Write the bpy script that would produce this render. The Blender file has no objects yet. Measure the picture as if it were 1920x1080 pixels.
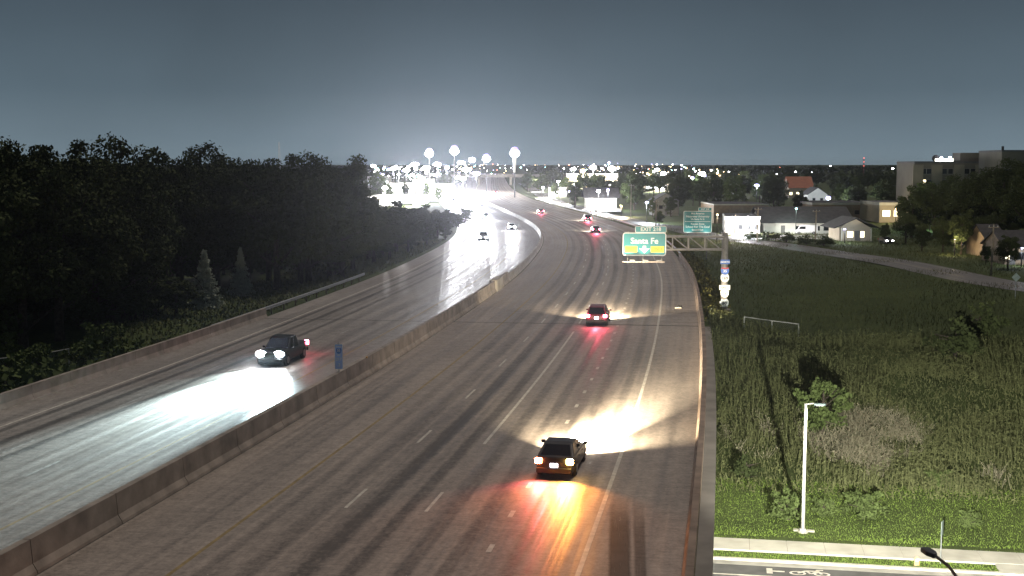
import bpy, math, random
import numpy as np
from mathutils import Vector, Matrix
random.seed(7); rng = np.random.default_rng(7)
R = math.radians
scene = bpy.context.scene
col = scene.collection

# ------------------------------------------------------------------ camera
FPX, HC, YH = 2300.0, 14.1, 312.0            # focal length in 1920-px units, camera height, horizon row
TILT = math.atan((540 - YH) / FPX)
cam_d = bpy.data.cameras.new('traffic_camera')
cam = bpy.data.objects.new('traffic_camera', cam_d); col.objects.link(cam)
cam.location = (0, 0, HC); cam.rotation_euler = (math.pi/2 - TILT, 0, 0)
cam_d.sensor_width = 36.0; cam_d.lens = 36.0 * FPX / 1920.0
cam_d.clip_start = 0.5; cam_d.clip_end = 20000
scene.camera = cam

# ------------------------------------------------------------------ night sky: last twilight plus the glow of the town
world = bpy.data.worlds.new('World'); scene.world = world; world.use_nodes = True
nt = world.node_tree; nt.nodes.clear()
N = nt.nodes.new; L = nt.links.new
wo = N('ShaderNodeOutputWorld'); bg = N('ShaderNodeBackground'); add = N('ShaderNodeAddShader'); bg2 = N('ShaderNodeBackground')
sky = N('ShaderNodeTexSky'); sky.sky_type = 'NISHITA'; sky.sun_disc = False
sky.sun_elevation = R(2.0); sky.sun_rotation = R(200); sky.air_density = 1.0; sky.dust_density = 1.0
hs = N('ShaderNodeHueSaturation'); hs.inputs['Saturation'].default_value = 0.35
L(sky.outputs[0], hs.inputs['Color']); L(hs.outputs[0], bg.inputs['Color']); bg.inputs['Strength'].default_value = 0.004
tc = N('ShaderNodeTexCoord'); sx = N('ShaderNodeSeparateXYZ'); L(tc.outputs['Generated'], sx.inputs[0])
ramp = N('ShaderNodeValToRGB'); L(sx.outputs['Z'], ramp.inputs[0])
cr = ramp.color_ramp
cr.elements[0].position = 0.0; cr.elements[0].color = (0.190, 0.254, 0.295, 1)
cr.elements[1].position = 1.0; cr.elements[1].color = (0.036, 0.046, 0.058, 1)
for p, c in ((0.02, (0.148, 0.206, 0.248, 1)), (0.06, (0.090, 0.133, 0.167, 1)), (0.13, (0.055, 0.081, 0.106, 1)), (0.3, (0.042, 0.056, 0.072, 1))):
    e = cr.elements.new(p); e.color = c
wn = N('ShaderNodeTexNoise'); wn.inputs['Scale'].default_value = 5.0; wn.inputs['Detail'].default_value = 6; L(tc.outputs['Generated'], wn.inputs['Vector'])
wr = N('ShaderNodeMapRange'); wr.inputs[1].default_value = .3; wr.inputs[2].default_value = .7; wr.inputs[3].default_value = .9; wr.inputs[4].default_value = 1.1; L(wn.outputs[0], wr.inputs[0])
wm = N('ShaderNodeVectorMath'); wm.operation = 'SCALE'; L(ramp.outputs[0], wm.inputs[0]); L(wr.outputs[0], wm.inputs['Scale'])
L(wm.outputs[0], bg2.inputs['Color']); bg2.inputs['Strength'].default_value = 1.0
L(bg.outputs[0], add.inputs[0]); L(bg2.outputs[0], add.inputs[1]); L(add.outputs[0], wo.inputs[0])

# the one sun lamp: the faint, broad light over the interchange
sd = bpy.data.lights.new('night_light', 'SUN'); sd.energy = 1.4; sd.angle = R(14); sd.color = (1.0, 0.88, 0.78)
so = bpy.data.objects.new('night_light', sd); col.objects.link(so)
so.rotation_euler = (R(-22), R(14), 0); so.location = (30, 60, 80)

vs = scene.view_settings
scene.display_settings.display_device = 'sRGB'
vs.view_transform = 'Standard'; vs.look = 'None'; vs.exposure = 0.0; vs.gamma = 1.0; vs.use_curve_mapping = False
cy = scene.cycles
cy.max_bounces = 4; cy.diffuse_bounces = 2; cy.glossy_bounces = 2; cy.transmission_bounces = 3; cy.transparent_max_bounces = 6; cy.volume_bounces = 0
cy.sample_clamp_indirect = 2.0; cy.sample_clamp_direct = 0.0; cy.use_denoising = True
cy.caustics_reflective = False; cy.caustics_refractive = False

# ------------------------------------------------------------------ materials
MATS = {}
def nodes_of(m):
    m.use_nodes = True
    return m.node_tree, m.node_tree.nodes, m.node_tree.links, m.node_tree.nodes['Principled BSDF']
def mat(name, c, rough=0.7, var=0.15, scale=3.0, bump=0.0, metal=0.0, c2=None, coords='Object', rnd=0.0, spec=0.4):
    if name in MATS: return MATS[name]
    m = bpy.data.materials.new(name); t, nn, ll, b = nodes_of(m)
    b.inputs['Roughness'].default_value = rough; b.inputs['Metallic'].default_value = metal
    b.inputs['Specular IOR Level'].default_value = spec
    t1 = nn.new('ShaderNodeTexCoord'); n1 = nn.new('ShaderNodeTexNoise')
    n1.inputs['Scale'].default_value = scale; n1.inputs['Detail'].default_value = 5
    ll.new(t1.outputs[coords], n1.inputs['Vector'])
    mx = nn.new('ShaderNodeMix'); mx.data_type = 'RGBA'
    c = tuple(c)
    d = c2 if c2 else tuple(max(0, v * (1 - var * 2)) for v in c)
    rp = nn.new('ShaderNodeMapRange'); rp.inputs[1].default_value = 0.3; rp.inputs[2].default_value = 0.7
    ll.new(n1.outputs[0], rp.inputs[0]); ll.new(rp.outputs[0], mx.inputs['Factor'])
    mx.inputs['A'].default_value = (*c, 1); mx.inputs['B'].default_value = (*d, 1)
    out = mx.outputs['Result']
    if rnd:
        oi = nn.new('ShaderNodeObjectInfo'); h = nn.new('ShaderNodeHueSaturation')
        mr = nn.new('ShaderNodeMapRange'); mr.inputs[3].default_value = 1 - rnd; mr.inputs[4].default_value = 1 + rnd
        ll.new(oi.outputs['Random'], mr.inputs[0]); ll.new(mr.outputs[0], h.inputs['Value']); ll.new(out, h.inputs['Color']); out = h.outputs[0]
    ll.new(out, b.inputs['Base Color'])
    if bump:
        bp = nn.new('ShaderNodeBump'); bp.inputs['Strength'].default_value = bump; bp.inputs['Distance'].default_value = 0.02
        n2 = nn.new('ShaderNodeTexNoise'); n2.inputs['Scale'].default_value = scale * 6; ll.new(t1.outputs[coords], n2.inputs['Vector'])
        ll.new(n2.outputs[0], bp.inputs['Height']); ll.new(bp.outputs[0], b.inputs['Normal'])
    MATS[name] = m; return m
def glow(name, c, s, sample=False):
    if name in MATS: return MATS[name]
    m = bpy.data.materials.new(name); t, nn, ll, b = nodes_of(m)
    b.inputs['Base Color'].default_value = (*[min(1, v) for v in c], 1)
    b.inputs['Emission Color'].default_value = (*c, 1); b.inputs['Emission Strength'].default_value = s
    if not sample: m.cycles.emission_sampling = 'NONE'
    MATS[name] = m; return m

def road_mat(name, base, tracks, rough, tint=(1, .93, .86), groove=0.25):
    """pavement in road coordinates: u = metres across, v = metres along; wheel tracks, blotches, grooves, tar seams"""
    m = bpy.data.materials.new(name); t, nn, ll, b = nodes_of(m)
    uv = nn.new('ShaderNodeUVMap'); uv.uv_map = 'UVMap'
    sp = nn.new('ShaderNodeSeparateXYZ'); ll.new(uv.outputs[0], sp.inputs[0])
    def math_(op, a, b_=None, c_=None):
        k = nn.new('ShaderNodeMath'); k.operation = op
        for i, v in enumerate((a, b_, c_)):
            if v is None: continue
            if isinstance(v, (int, float)): k.inputs[i].default_value = v
            else: ll.new(v, k.inputs[i])
        return k.outputs[0]
    def noise(sx_, sy_, sc, det=4, rg=0.55):
        mp = nn.new('ShaderNodeMapping'); mp.inputs['Scale'].default_value = (sx_, sy_, 1); ll.new(uv.outputs[0], mp.inputs[0])
        n_ = nn.new('ShaderNodeTexNoise'); n_.inputs['Scale'].default_value = sc; n_.inputs['Detail'].default_value = det
        n_.inputs['Roughness'].default_value = rg; ll.new(mp.outputs[0], n_.inputs['Vector']); return n_.outputs[0]
    blot = noise(0.25, 0.05, 1.0); streak = noise(2.2, 0.02, 1.0, 3); fine = noise(5, 5, 1.0, 5, 0.75); cross = noise(0.15, 7.0, 1.0, 2)
    val = math_('MULTIPLY', blot, 0.75)
    val = math_('ADD', val, math_('MULTIPLY', streak, 0.7))
    val = math_('ADD', val, math_('MULTIPLY', math_('ADD', fine, noise(1.6, 1.1, 1.0, 6, .8)), 1.15))
    val = math_('ADD', val, math_('MULTIPLY', cross, groove))
    val = math_('ADD', val, -1.12 - groove * .5)
    for (n0, w, amt) in tracks:                      # rubber-darkened bands along the lanes
        d_ = math_('ABSOLUTE', math_('SUBTRACT', math_('ADD', sp.outputs[0], math_('MULTIPLY', math_('SUBTRACT', blot, .5), .5)), n0))
        k = nn.new('ShaderNodeMapRange'); k.interpolation_type = 'SMOOTHSTEP'
        k.inputs[1].default_value = w; k.inputs[2].default_value = w * .3; k.inputs[3].default_value = 0; k.inputs[4].default_value = amt
        ll.new(d_, k.inputs[0]); val = math_('SUBTRACT', val, math_('MULTIPLY', k.outputs[0], math_('ADD', streak, 0.35)))
    val = math_('MAXIMUM', val, 0.22)
    cb = nn.new('ShaderNodeCombineColor')
    for i in range(3): ll.new(math_('MULTIPLY', val, base * tint[i]), cb.inputs[i])
    ll.new(cb.outputs[0], b.inputs['Base Color'])
    rr = nn.new('ShaderNodeMapRange'); rr.inputs[1].default_value = .35; rr.inputs[2].default_value = .65
    rr.inputs[3].default_value = rough - .13; rr.inputs[4].default_value = rough + .1
    ll.new(streak, rr.inputs[0]); ll.new(rr.outputs[0], b.inputs['Roughness'])
    bp = nn.new('ShaderNodeBump'); bp.inputs['Strength'].default_value = .35; bp.inputs['Distance'].default_value = .01
    ll.new(math_('ADD', fine, cross), bp.inputs['Height']); ll.new(bp.outputs[0], b.inputs['Normal'])
    MATS[name] = m; return m

def leaf_mat(name, c, spread=0.5):
    m = bpy.data.materials.new(name); t, nn, ll, b = nodes_of(m)
    g = nn.new('ShaderNodeNewGeometry'); oi = nn.new('ShaderNodeObjectInfo')
    n1 = nn.new('ShaderNodeTexNoise'); n1.inputs['Scale'].default_value = .8
    tcx = nn.new('ShaderNodeTexCoord'); ll.new(tcx.outputs['Object'], n1.inputs['Vector'])
    a = nn.new('ShaderNodeMath'); a.operation = 'MULTIPLY_ADD'; ll.new(g.outputs['Random Per Island'], a.inputs[0]); a.inputs[1].default_value = .5; ll.new(n1.outputs[0], a.inputs[2])
    a2 = nn.new('ShaderNodeMath'); a2.operation = 'MULTIPLY_ADD'; ll.new(oi.outputs['Random'], a2.inputs[0]); a2.inputs[1].default_value = .35; ll.new(a.outputs[0], a2.inputs[2])
    r = nn.new('ShaderNodeValToRGB'); ll.new(a2.outputs[0], r.inputs[0])
    e = r.color_ramp.elements
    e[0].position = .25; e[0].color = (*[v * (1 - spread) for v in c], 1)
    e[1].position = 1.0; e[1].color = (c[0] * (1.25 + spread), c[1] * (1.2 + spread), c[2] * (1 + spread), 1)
    ll.new(r.outputs[0], b.inputs['Base Color']); b.inputs['Roughness'].default_value = .8; b.inputs['Specular IOR Level'].default_value = .06
    MATS[name] = m; return m

# ------------------------------------------------------------------ mesh helpers
class MB:
    def __init__(s): s.v = []; s.f = []
    def quad(s, a, b, c, d): i = len(s.v); s.v += [a, b, c, d]; s.f.append((i, i+1, i+2, i+3)); return s
    def box(s, cx, cy_, cz, sx_, sy_, sz, M=None):
        i = len(s.v)
        for dz in (-.5, .5):
            for dx, dy in ((-.5, -.5), (.5, -.5), (.5, .5), (-.5, .5)):
                p = Vector((cx + dx*sx_, cy_ + dy*sy_, cz + dz*sz)); s.v.append(tuple(M @ p) if M else tuple(p))
        for q in ((3,2,1,0),(4,5,6,7),(0,1,5,4),(1,2,6,5),(2,3,7,6),(3,0,4,7)): s.f.append(tuple(i+k for k in q))
        return s
    def tube(s, p0, p1, r0, r1=None, n=8, cap=True):
        r1 = r0 if r1 is None else r1
        p0, p1 = Vector(p0), Vector(p1); d = (p1 - p0).normalized()
        u = d.orthogonal().normalized(); w = d.cross(u); i = len(s.v)
        for p, r in ((p0, r0), (p1, r1)):
            for k in range(n):
                a = 2*math.pi*k/n; s.v.append(tuple(p + (u*math.cos(a) + w*math.sin(a))*r))
        for k in range(n): s.f.append((i+k, i+(k+1)%n, i+n+(k+1)%n, i+n+k))
        if cap: s.f.append(tuple(i+k for k in reversed(range(n)))); s.f.append(tuple(i+n+k for k in range(n)))
        return s
    def ball(s, c, rx, ry, rz, nu=10, nv=7, jit=0):
        i = len(s.v)
        for a in range(nv+1):
            th = math.pi*a/nv
            for k in range(nu):
                ph = 2*math.pi*k/nu; j = 1 + random.uniform(-jit, jit)
                s.v.append((c[0]+rx*j*math.sin(th)*math.cos(ph), c[1]+ry*j*math.sin(th)*math.sin(ph), c[2]+rz*j*math.cos(th)))
        for a in range(nv):
            for k in range(nu): s.f.append((i+a*nu+k, i+(a+1)*nu+k, i+(a+1)*nu+(k+1)%nu, i+a*nu+(k+1)%nu))
        return s
    def prism(s, poly, axis, a, b):
        """extrude a 2-D polygon along x ('x': poly is (y,z)) or y ('y': poly is (x,z)) or z"""
        i = len(s.v); n = len(poly)
        for t in (a, b):
            for p, q in poly:
                s.v.append((t, p, q) if axis == 'x' else (p, t, q) if axis == 'y' else (p, q, t))
        s.f.append(tuple(i+k for k in range(n))); s.f.append(tuple(i+n+k for k in reversed(range(n))))
        for k in range(n): s.f.append((i+k, i+n+k, i+n+(k+1)%n, i+(k+1)%n))
        return s
    def build(s, name, m, parent=None, smooth=False, bevel=0, loc=None, rz=0, recalc=True):
        me = bpy.data.meshes.new(name); me.from_pydata(s.v, [], s.f); me.update()
        if recalc:
            import bmesh
            bm = bmesh.new(); bm.from_mesh(me); bmesh.ops.recalc_face_normals(bm, faces=bm.faces); bm.to_mesh(me); bm.free()
        return link(name, me, m, parent, smooth, bevel, loc, rz)
def link(name, me, m, parent=None, smooth=False, bevel=0, loc=None, rz=0):
    if m is not None and not me.materials: me.materials.append(m)
    if smooth: me.polygons.foreach_set('use_smooth', [True]*len(me.polygons))
    o = bpy.data.objects.new(name, me); col.objects.link(o); o.parent = parent
    if loc is not None: o.location = loc
    if rz: o.rotation_euler.z = rz
    if bevel:
        b = o.modifiers.new('bevel', 'BEVEL'); b.width = bevel; b.segments = 2; b.limit_method = 'ANGLE'
    return o
def quads_mesh(name, V, F):
    """V (n,3), F (m,4) numpy arrays"""
    me = bpy.data.meshes.new(name); V = np.asarray(V, np.float32); F = np.asarray(F, np.int32)
    me.vertices.add(len(V)); me.vertices.foreach_set('co', V.ravel())
    me.loops.add(F.size); me.loops.foreach_set('vertex_index', F.ravel())
    me.polygons.add(len(F)); me.polygons.foreach_set('loop_start', np.arange(0, F.size, 4, dtype=np.int32)); me.polygons.foreach_set('loop_total', np.full(len(F), 4, np.int32))
    me.update(calc_edges=True); return me
def thing(name, label, cat, loc=(0, 0, 0), rz=0, group=None):
    o = bpy.data.objects.new(name, None); col.objects.link(o); o.location = loc; o.rotation_euler.z = rz; o.empty_display_size = .3
    return tag(o, label, cat, group)
def tag(o, label=None, cat=None, group=None, kind=None):
    if label: o['label'] = label
    if cat: o['category'] = cat
    if group: o['group'] = group
    if kind: o['kind'] = kind
    return o
def copy_tree(o, parent=None):
    c = o.copy(); col.objects.link(c); c.parent = parent
    for ch in list(o.children): copy_tree(ch, c)
    return c
def text(s, size, m, parent, loc, rot=(0, 0, 0), name='lettering', align='CENTER', sx_=1.0, bold=0.0):
    cu = bpy.data.curves.new('lettering', 'FONT'); cu.body = s; cu.size = size; cu.align_x = align; cu.align_y = 'CENTER'; cu.offset = bold; cu.extrude = .004
    cu.resolution_u = 3
    tmp = bpy.data.objects.new('tmp', cu); me = bpy.data.meshes.new_from_object(tmp); bpy.data.objects.remove(tmp)
    o = link(name, me, m, parent); o.location = loc; o.rotation_euler = rot; o.scale = (sx_, 1, 1); return o
def lamp(kind, name, parent, loc, energy, color, rot=None, size=None, blend=None, radius=.1, scale=None):
    d = bpy.data.lights.new(name, kind); d.energy = energy; d.color = color; d.shadow_soft_size = radius
    if kind == 'SPOT': d.spot_size = size; d.spot_blend = blend
    o = bpy.data.objects.new(name, d); col.objects.link(o); o.parent = parent; o.location = loc
    if rot: o.rotation_euler = rot
    if scale: o.scale = scale
    return o

# ------------------------------------------------------------------ road alignment (median axis) and terrain
KY = np.array([-60, 0, 41.3, 56.3, 83.1, 105, 131, 156, 183, 210, 246, 293, 346, 410, 480, 600, 760, 990, 1300, 1700, 2200.])
KX = np.array([-34.2, -23.9, -16.9, -14.3, -9.85, -6.55, -3.0, 0.05, 2.55, 4.5, 5.9, 4.7, 0.9, -4.6, -10.5, -17, -22, -26, -30, -34, -38.])
def nat_spline(x, y):
    n = len(x); h = np.diff(x); A = np.eye(n); r = np.zeros(n)
    for i in range(1, n-1):
        A[i, i-1] = h[i-1]; A[i, i] = 2*(h[i-1]+h[i]); A[i, i+1] = h[i]; r[i] = 3*((y[i+1]-y[i])/h[i]-(y[i]-y[i-1])/h[i-1])
    c = np.linalg.solve(A, r); b = np.diff(y)/h - h*(2*c[:-1]+c[1:])/3; d = np.diff(c)/(3*h)
    def ev(q):
        q = np.asarray(q, float); i = np.clip(np.searchsorted(x, q)-1, 0, n-2); t = q - x[i]
        return y[i]+b[i]*t+c[i]*t*t+d[i]*t**3, b[i]+2*c[i]*t+3*d[i]*t*t
    return ev
MS = nat_spline(KY, KX)
TY = np.arange(-60, 2200, 1.0); TX, TD = MS(TY)
TD = np.convolve(np.pad(TD, 8, 'edge'), np.ones(17)/17, 'valid')
TX = np.concatenate([[TX[0]], TX[0] + np.cumsum((TD[1:]+TD[:-1])/2)]); TX += -16.9 - np.interp(41.3, TY, TX)
TS = np.concatenate([[0], np.cumsum(np.hypot(np.diff(TX), np.diff(TY)))]); TS -= np.interp(0, TY, TS)
def rise(d): return np.maximum(0, np.asarray(d, float) - 900) * .0032
def road(s, n, z=0.0):
    """point at chainage s, n metres right of the median axis"""
    y = np.interp(s, TS, TY); x = np.interp(y, TY, TX); k = np.interp(y, TY, TD); l = math.sqrt(1+k*k)
    px, py = x + n/l, y - n*k/l
    return (float(px), float(py), float(z + rise(py)))
def heading(s): return -math.atan(float(np.interp(np.interp(s, TS, TY), TY, TD)))     # rz for a thing facing +Y
def s_of(y): return float(np.interp(y, TY, TS))
def n_of(x, y): k = np.interp(y, TY, TD); return (x - np.interp(y, TY, TX))/np.sqrt(1+k*k)
E_ST = np.array([.985, -.174]); N_ST = np.array([.174, .985])          # the street under the bridge
def sst(t): t = np.clip(t, 0, 1); return t*t*(3-2*t)
def ground_z(x, y):
    x = np.asarray(x, float); y = np.asarray(y, float)
    n = n_of(x, y); v = x*N_ST[0] + y*N_ST[1]
    up = np.where(n > 2, -.14 - 1.9*sst((n-23.6)/9), -.14 - .9*sst((-n-19)/9))
    up = up + (np.sin(x*.11)*np.cos(y*.09)*.25 + np.sin(x*.041+1)*.3)*sst((np.abs(n-2)-24)/12)
    low = np.where(v < 68.1, -6.52, -6.42 + .75*sst((v-69.4)/8))
    k = sst((v-74)/36)
    z = low + (up-low)*k
    z = np.where((n > -19.5) & (n < 23.5) & (v > 112), -.14, z)
    return z + rise(np.hypot(x, y))
def gz(x, y): return float(ground_z(x, y))
def at(px, py, Y):
    """world point seen at pixel (px,py) of the 1920x1080 photograph, Y metres ahead"""
    c, s_ = math.cos(TILT), math.sin(TILT); u, v = (px-960)/FPX, (py-540)/FPX
    d = Vector((u, c - v*s_, -s_ - v*c)); t = Y/d.y
    return Vector((d.x*t, Y, HC + d.z*t))
def xat(px, Y): return (px-960)/FPX*Y*1.0

M_ground = bpy.data.materials.new('grass_ground')
def _():
    t, nn, ll, b = nodes_of(M_ground)
    tcx = nn.new('ShaderNodeTexCoord')
    n1 = nn.new('ShaderNodeTexNoise'); n1.inputs['Scale'].default_value = .12; n1.inputs['Detail'].default_value = 8; n1.inputs['Roughness'].default_value = .7
    n2 = nn.new('ShaderNodeTexNoise'); n2.inputs['Scale'].default_value = 2.2; n2.inputs['Detail'].default_value = 6
    ll.new(tcx.outputs['Object'], n1.inputs['Vector']); ll.new(tcx.outputs['Object'], n2.inputs['Vector'])
    r = nn.new('ShaderNodeValToRGB'); e = r.color_ramp.elements
    e[0].position = .3; e[0].color = (.030, .042, .016, 1); e[1].position = .72; e[1].color = (.075, .095, .030, 1)
    x = r.color_ramp.elements.new(.5); x.color = (.050, .066, .022, 1)
    mm = nn.new('ShaderNodeMath'); mm.operation = 'MULTIPLY_ADD'; ll.new(n2.outputs[0], mm.inputs[0]); mm.inputs[1].default_value = .5
    m2 = nn.new('ShaderNodeMath'); m2.operation = 'MULTIPLY_ADD'; ll.new(n1.outputs[0], m2.inputs[0]); m2.inputs[1].default_value = .6; m2.inputs[2].default_value = -.05; ll.new(m2.outputs[0], mm.inputs[2])
    ll.new(mm.outputs[0], r.inputs[0]); ll.new(r.outputs[0], b.inputs['Base Color']); b.inputs['Roughness'].default_value = .95; b.inputs['Specular IOR Level'].default_value = .1
    bp = nn.new('ShaderNodeBump'); bp.inputs['Distance'].default_value = .15; bp.inputs['Strength'].default_value = .6; ll.new(n2.outputs[0], bp.inputs['Height']); ll.new(bp.outputs[0], b.inputs['Normal'])
_()
def terrain():
    gx = np.unique(np.concatenate([np.arange(-60, 90, 1.5), np.linspace(-400, -60, 35), np.linspace(90, 500, 42), np.linspace(-6000, -400, 24), np.linspace(500, 6000, 24)]))
    gy = np.unique(np.concatenate([np.arange(20, 190, 1.5), np.linspace(-300, 20, 12), np.arange(190, 700, 10), np.linspace(700, 9000, 50)]))
    X, Y = np.meshgrid(gx, gy); Z = ground_z(X, Y)
    V = np.stack([X, Y, Z], -1).reshape(-1, 3); nx, ny = len(gx), len(gy)
    i = np.arange(nx*ny).reshape(ny, nx)
    F = np.stack([i[:-1, :-1], i[:-1, 1:], i[1:, 1:], i[1:, :-1]], -1).reshape(-1, 4)
    o = link('ground', quads_mesh('ground', V, F), M_ground, smooth=True); o['kind'] = 'structure'; return o
ground = terrain()

def strip(name, n0, n1, s0, s1, z, m, parent=None, step=3.0, cross=1, zf=None):
    """flat ribbon following the highway, with road-coordinate UVs"""
    k = max(1, int(math.ceil((s1-s0)/step))); V = []; UV = []; F = []
    for i in range(k+1):
        s = s0 + (s1-s0)*i/k
        for j in range(cross+1):
            n = n0 + (n1-n0)*j/cross; V.append(road(s, n, z)); UV.append((n, s))
    w = cross+1
    for i in range(k):
        for j in range(cross): a = i*w+j; F.append((a, a+1, a+1+w, a+w))
    me = quads_mesh(name, V, F); ul = me.uv_layers.new(name='UVMap')
    ul.data.foreach_set('uv', np.array([UV[q] for f in F for q in f], np.float32).ravel())
    o = link(name, me, m, parent); return o
def prof(name, pts, s0, s1, m, parent=None, step=3.0, dz=0.0, closed=True, n0=0.0):
    """sweep a closed (n,z) profile along the highway"""
    k = max(1, int(math.ceil((s1-s0)/step))); V = []; F = []; w = len(pts)
    for i in range(k+1):
        s = s0 + (s1-s0)*i/k
        for n, z in pts: V.append(road(s, n+n0, z+dz))
    for i in range(k):
        for j in range(w if closed else w-1): a, b = i*w+j, i*w+(j+1) % w; F.append((a, b, b+w, a+w))
    mb = MB(); mb.v = V; mb.f = F
    if closed: mb.f.append(tuple(reversed(range(w)))); mb.f.append(tuple(k*w+j for j in range(w)))
    return mb.build(name, m, parent)

SJ = s_of(111)                                                      # bridge end joint
tr_nb = [(6.0, .45, .25), (7.5, .5, .3), (9.4, .55, .55), (11.0, .5, .5), (12.9, .5, .4), (14.3, .45, .35), (16.4, .45, .3), (17.9, .45, .25)]
tr_sb = [(-5.0, .4, .15), (-6.6, .4, .18), (-10.6, .35, .5), (-11.5, .3, .2), (-12.7, .4, .55), (-14.3, .35, .4)]
M_nb = road_mat('northbound_concrete', .32, tr_nb, .58, (1, .84, .70), .35)
M_sb = road_mat('southbound_concrete', .32, tr_sb, .52, (1, .90, .80), .45); M_sb.node_tree.nodes['Principled BSDF'].inputs['Specular IOR Level'].default_value = .22
M_paint = mat('worn_white_paint', (.64, .59, .50), .55, .22, 2.5)
M_yel = mat('worn_yellow_paint', (.34, .25, .11), .6, .25, 2.0)
M_conc = mat('barrier_concrete', (.34, .29, .24), .8, .25, .9, .3)
M_conc2 = mat('pale_concrete', (.42, .38, .32), .8, .2, .7, .3)
M_black = mat('black_rubber_joint', (.012, .012, .012), .8, .1)
M_steel = mat('galvanised_steel', (.42, .43, .44), .45, .12, 6, 0, .6)
M_dsteel = mat('weathered_steel', (.20, .19, .18), .6, .2, 4, 0, .3)
SA, SB_ = -25.0, 1900.0
nb = strip('northbound_road', .45, 22.7, SA, SB_, 0.0, M_nb, step=4, cross=2); nb['kind'] = 'structure'
sb = strip('southbound_road', -.45, -17.75, SA, SB_, 0.0, M_sb, step=4, cross=2); sb['kind'] = 'structure'
# flip southbound so that its face looks up
sb.data.flip_normals()
# painted lines
strip('yellow_edge_line', 4.82, 4.98, SA, 900, .004, M_yel, nb)
strip('white_edge_line', 18.8, 18.98, SA, 900, .004, M_paint, nb)
strip('lane_line', 11.74, 11.9, s_of(63.5), s_of(106), .004, M_paint, nb)
def dashes(n, s0, per, ln, s1, parent, w=.14, skip=None):
    s = s0
    while s < s1:
        if not (skip and skip[0] < s < skip[1]):
            if n > 0: strip('lane_dash', n-w/2, n+w/2, s, s+ln, .004, M_paint, parent, step=4)
            else:
                o = strip('lane_dash', n-w/2, n+w/2, s, s+ln, .004, M_paint, parent, step=4)
        s += per
dashes(8.4, s_of(51.2)-12.19*2, 12.19, 3.05, 300, nb)
dashes(11.82, s_of(51.2)-12.19*2, 12.19, 3.05, 300, nb, skip=(s_of(60), s_of(106)))
dashes(15.35, s_of(42)-4.57*2, 4.57, .95, 230, nb, w=.2)
strip('yellow_edge_line', -4.0, -3.86, SA, 700, .004, M_yel, sb)
strip('white_edge_line', -15.0, -14.84, SA, 700, .004, M_paint, sb)
M_keep = M_paint; M_paint = mat('almost_gone_paint', (.40, .38, .35), .6, .3, 3)
dashes(-7.6, 30, 12.19, 3.05, 230, sb); dashes(-11.3, 34, 12.19, 3.05, 230, sb); M_paint = M_keep
strip('expansion_joint', 11.9, 22.68, SJ-.16, SJ+.16, .004, M_black, nb, step=.4)
strip('expansion_joint', .45, 11.9, SJ-.1, SJ+.1, .005, mat('worn_joint_seal', (.07, .06, .05), .8, .3, 3), nb, step=.4)
strip('expansion_joint', -17.7, -.45, SJ-.1, SJ+.1, .005, MATS['worn_joint_seal'], sb, step=.4)
for k in range(26): strip('shoulder_joint', 19.0, 22.6, SJ+2.5+k*4.6, SJ+2.62+k*4.6, .004, mat('tar_seam', (.05, .045, .04), .7, .3, 2), nb, step=.4)
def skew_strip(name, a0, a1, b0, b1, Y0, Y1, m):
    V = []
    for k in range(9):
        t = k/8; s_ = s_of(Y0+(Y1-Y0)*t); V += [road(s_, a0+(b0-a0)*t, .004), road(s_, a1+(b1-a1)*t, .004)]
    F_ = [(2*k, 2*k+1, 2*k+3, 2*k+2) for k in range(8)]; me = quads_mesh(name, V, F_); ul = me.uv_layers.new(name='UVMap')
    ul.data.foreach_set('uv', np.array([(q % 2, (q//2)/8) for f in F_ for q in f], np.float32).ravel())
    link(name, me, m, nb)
def shadow_mat(name, c, amt):
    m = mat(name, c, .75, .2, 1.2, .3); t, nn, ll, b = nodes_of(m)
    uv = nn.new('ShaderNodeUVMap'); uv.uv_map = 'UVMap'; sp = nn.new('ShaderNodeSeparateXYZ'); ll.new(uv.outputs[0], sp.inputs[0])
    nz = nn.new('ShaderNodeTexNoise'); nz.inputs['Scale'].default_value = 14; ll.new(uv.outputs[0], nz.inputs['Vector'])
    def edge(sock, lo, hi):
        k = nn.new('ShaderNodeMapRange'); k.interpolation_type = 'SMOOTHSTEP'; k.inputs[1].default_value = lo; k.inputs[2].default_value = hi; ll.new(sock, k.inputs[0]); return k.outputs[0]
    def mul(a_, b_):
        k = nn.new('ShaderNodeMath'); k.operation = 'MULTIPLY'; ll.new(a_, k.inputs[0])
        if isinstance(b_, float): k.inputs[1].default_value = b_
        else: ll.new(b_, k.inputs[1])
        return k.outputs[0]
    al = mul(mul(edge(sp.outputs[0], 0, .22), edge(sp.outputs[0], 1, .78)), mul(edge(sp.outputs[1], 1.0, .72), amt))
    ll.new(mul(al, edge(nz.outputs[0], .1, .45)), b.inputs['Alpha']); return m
skew_strip('painted_pole_shadow', 21.2, 22.0, 18.9, 19.9, 30, 55.5, shadow_mat('dark_pole_shadow', (.085, .072, .06), .85))  # camera pole's shadow painted on the shoulder, with a fainter stripe below
skew_strip('painted_pole_shadow', 22.02, 22.4, 19.92, 20.5, 30, 55.5, shadow_mat('faint_pole_shadow', (.10, .086, .072), .5))

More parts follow.
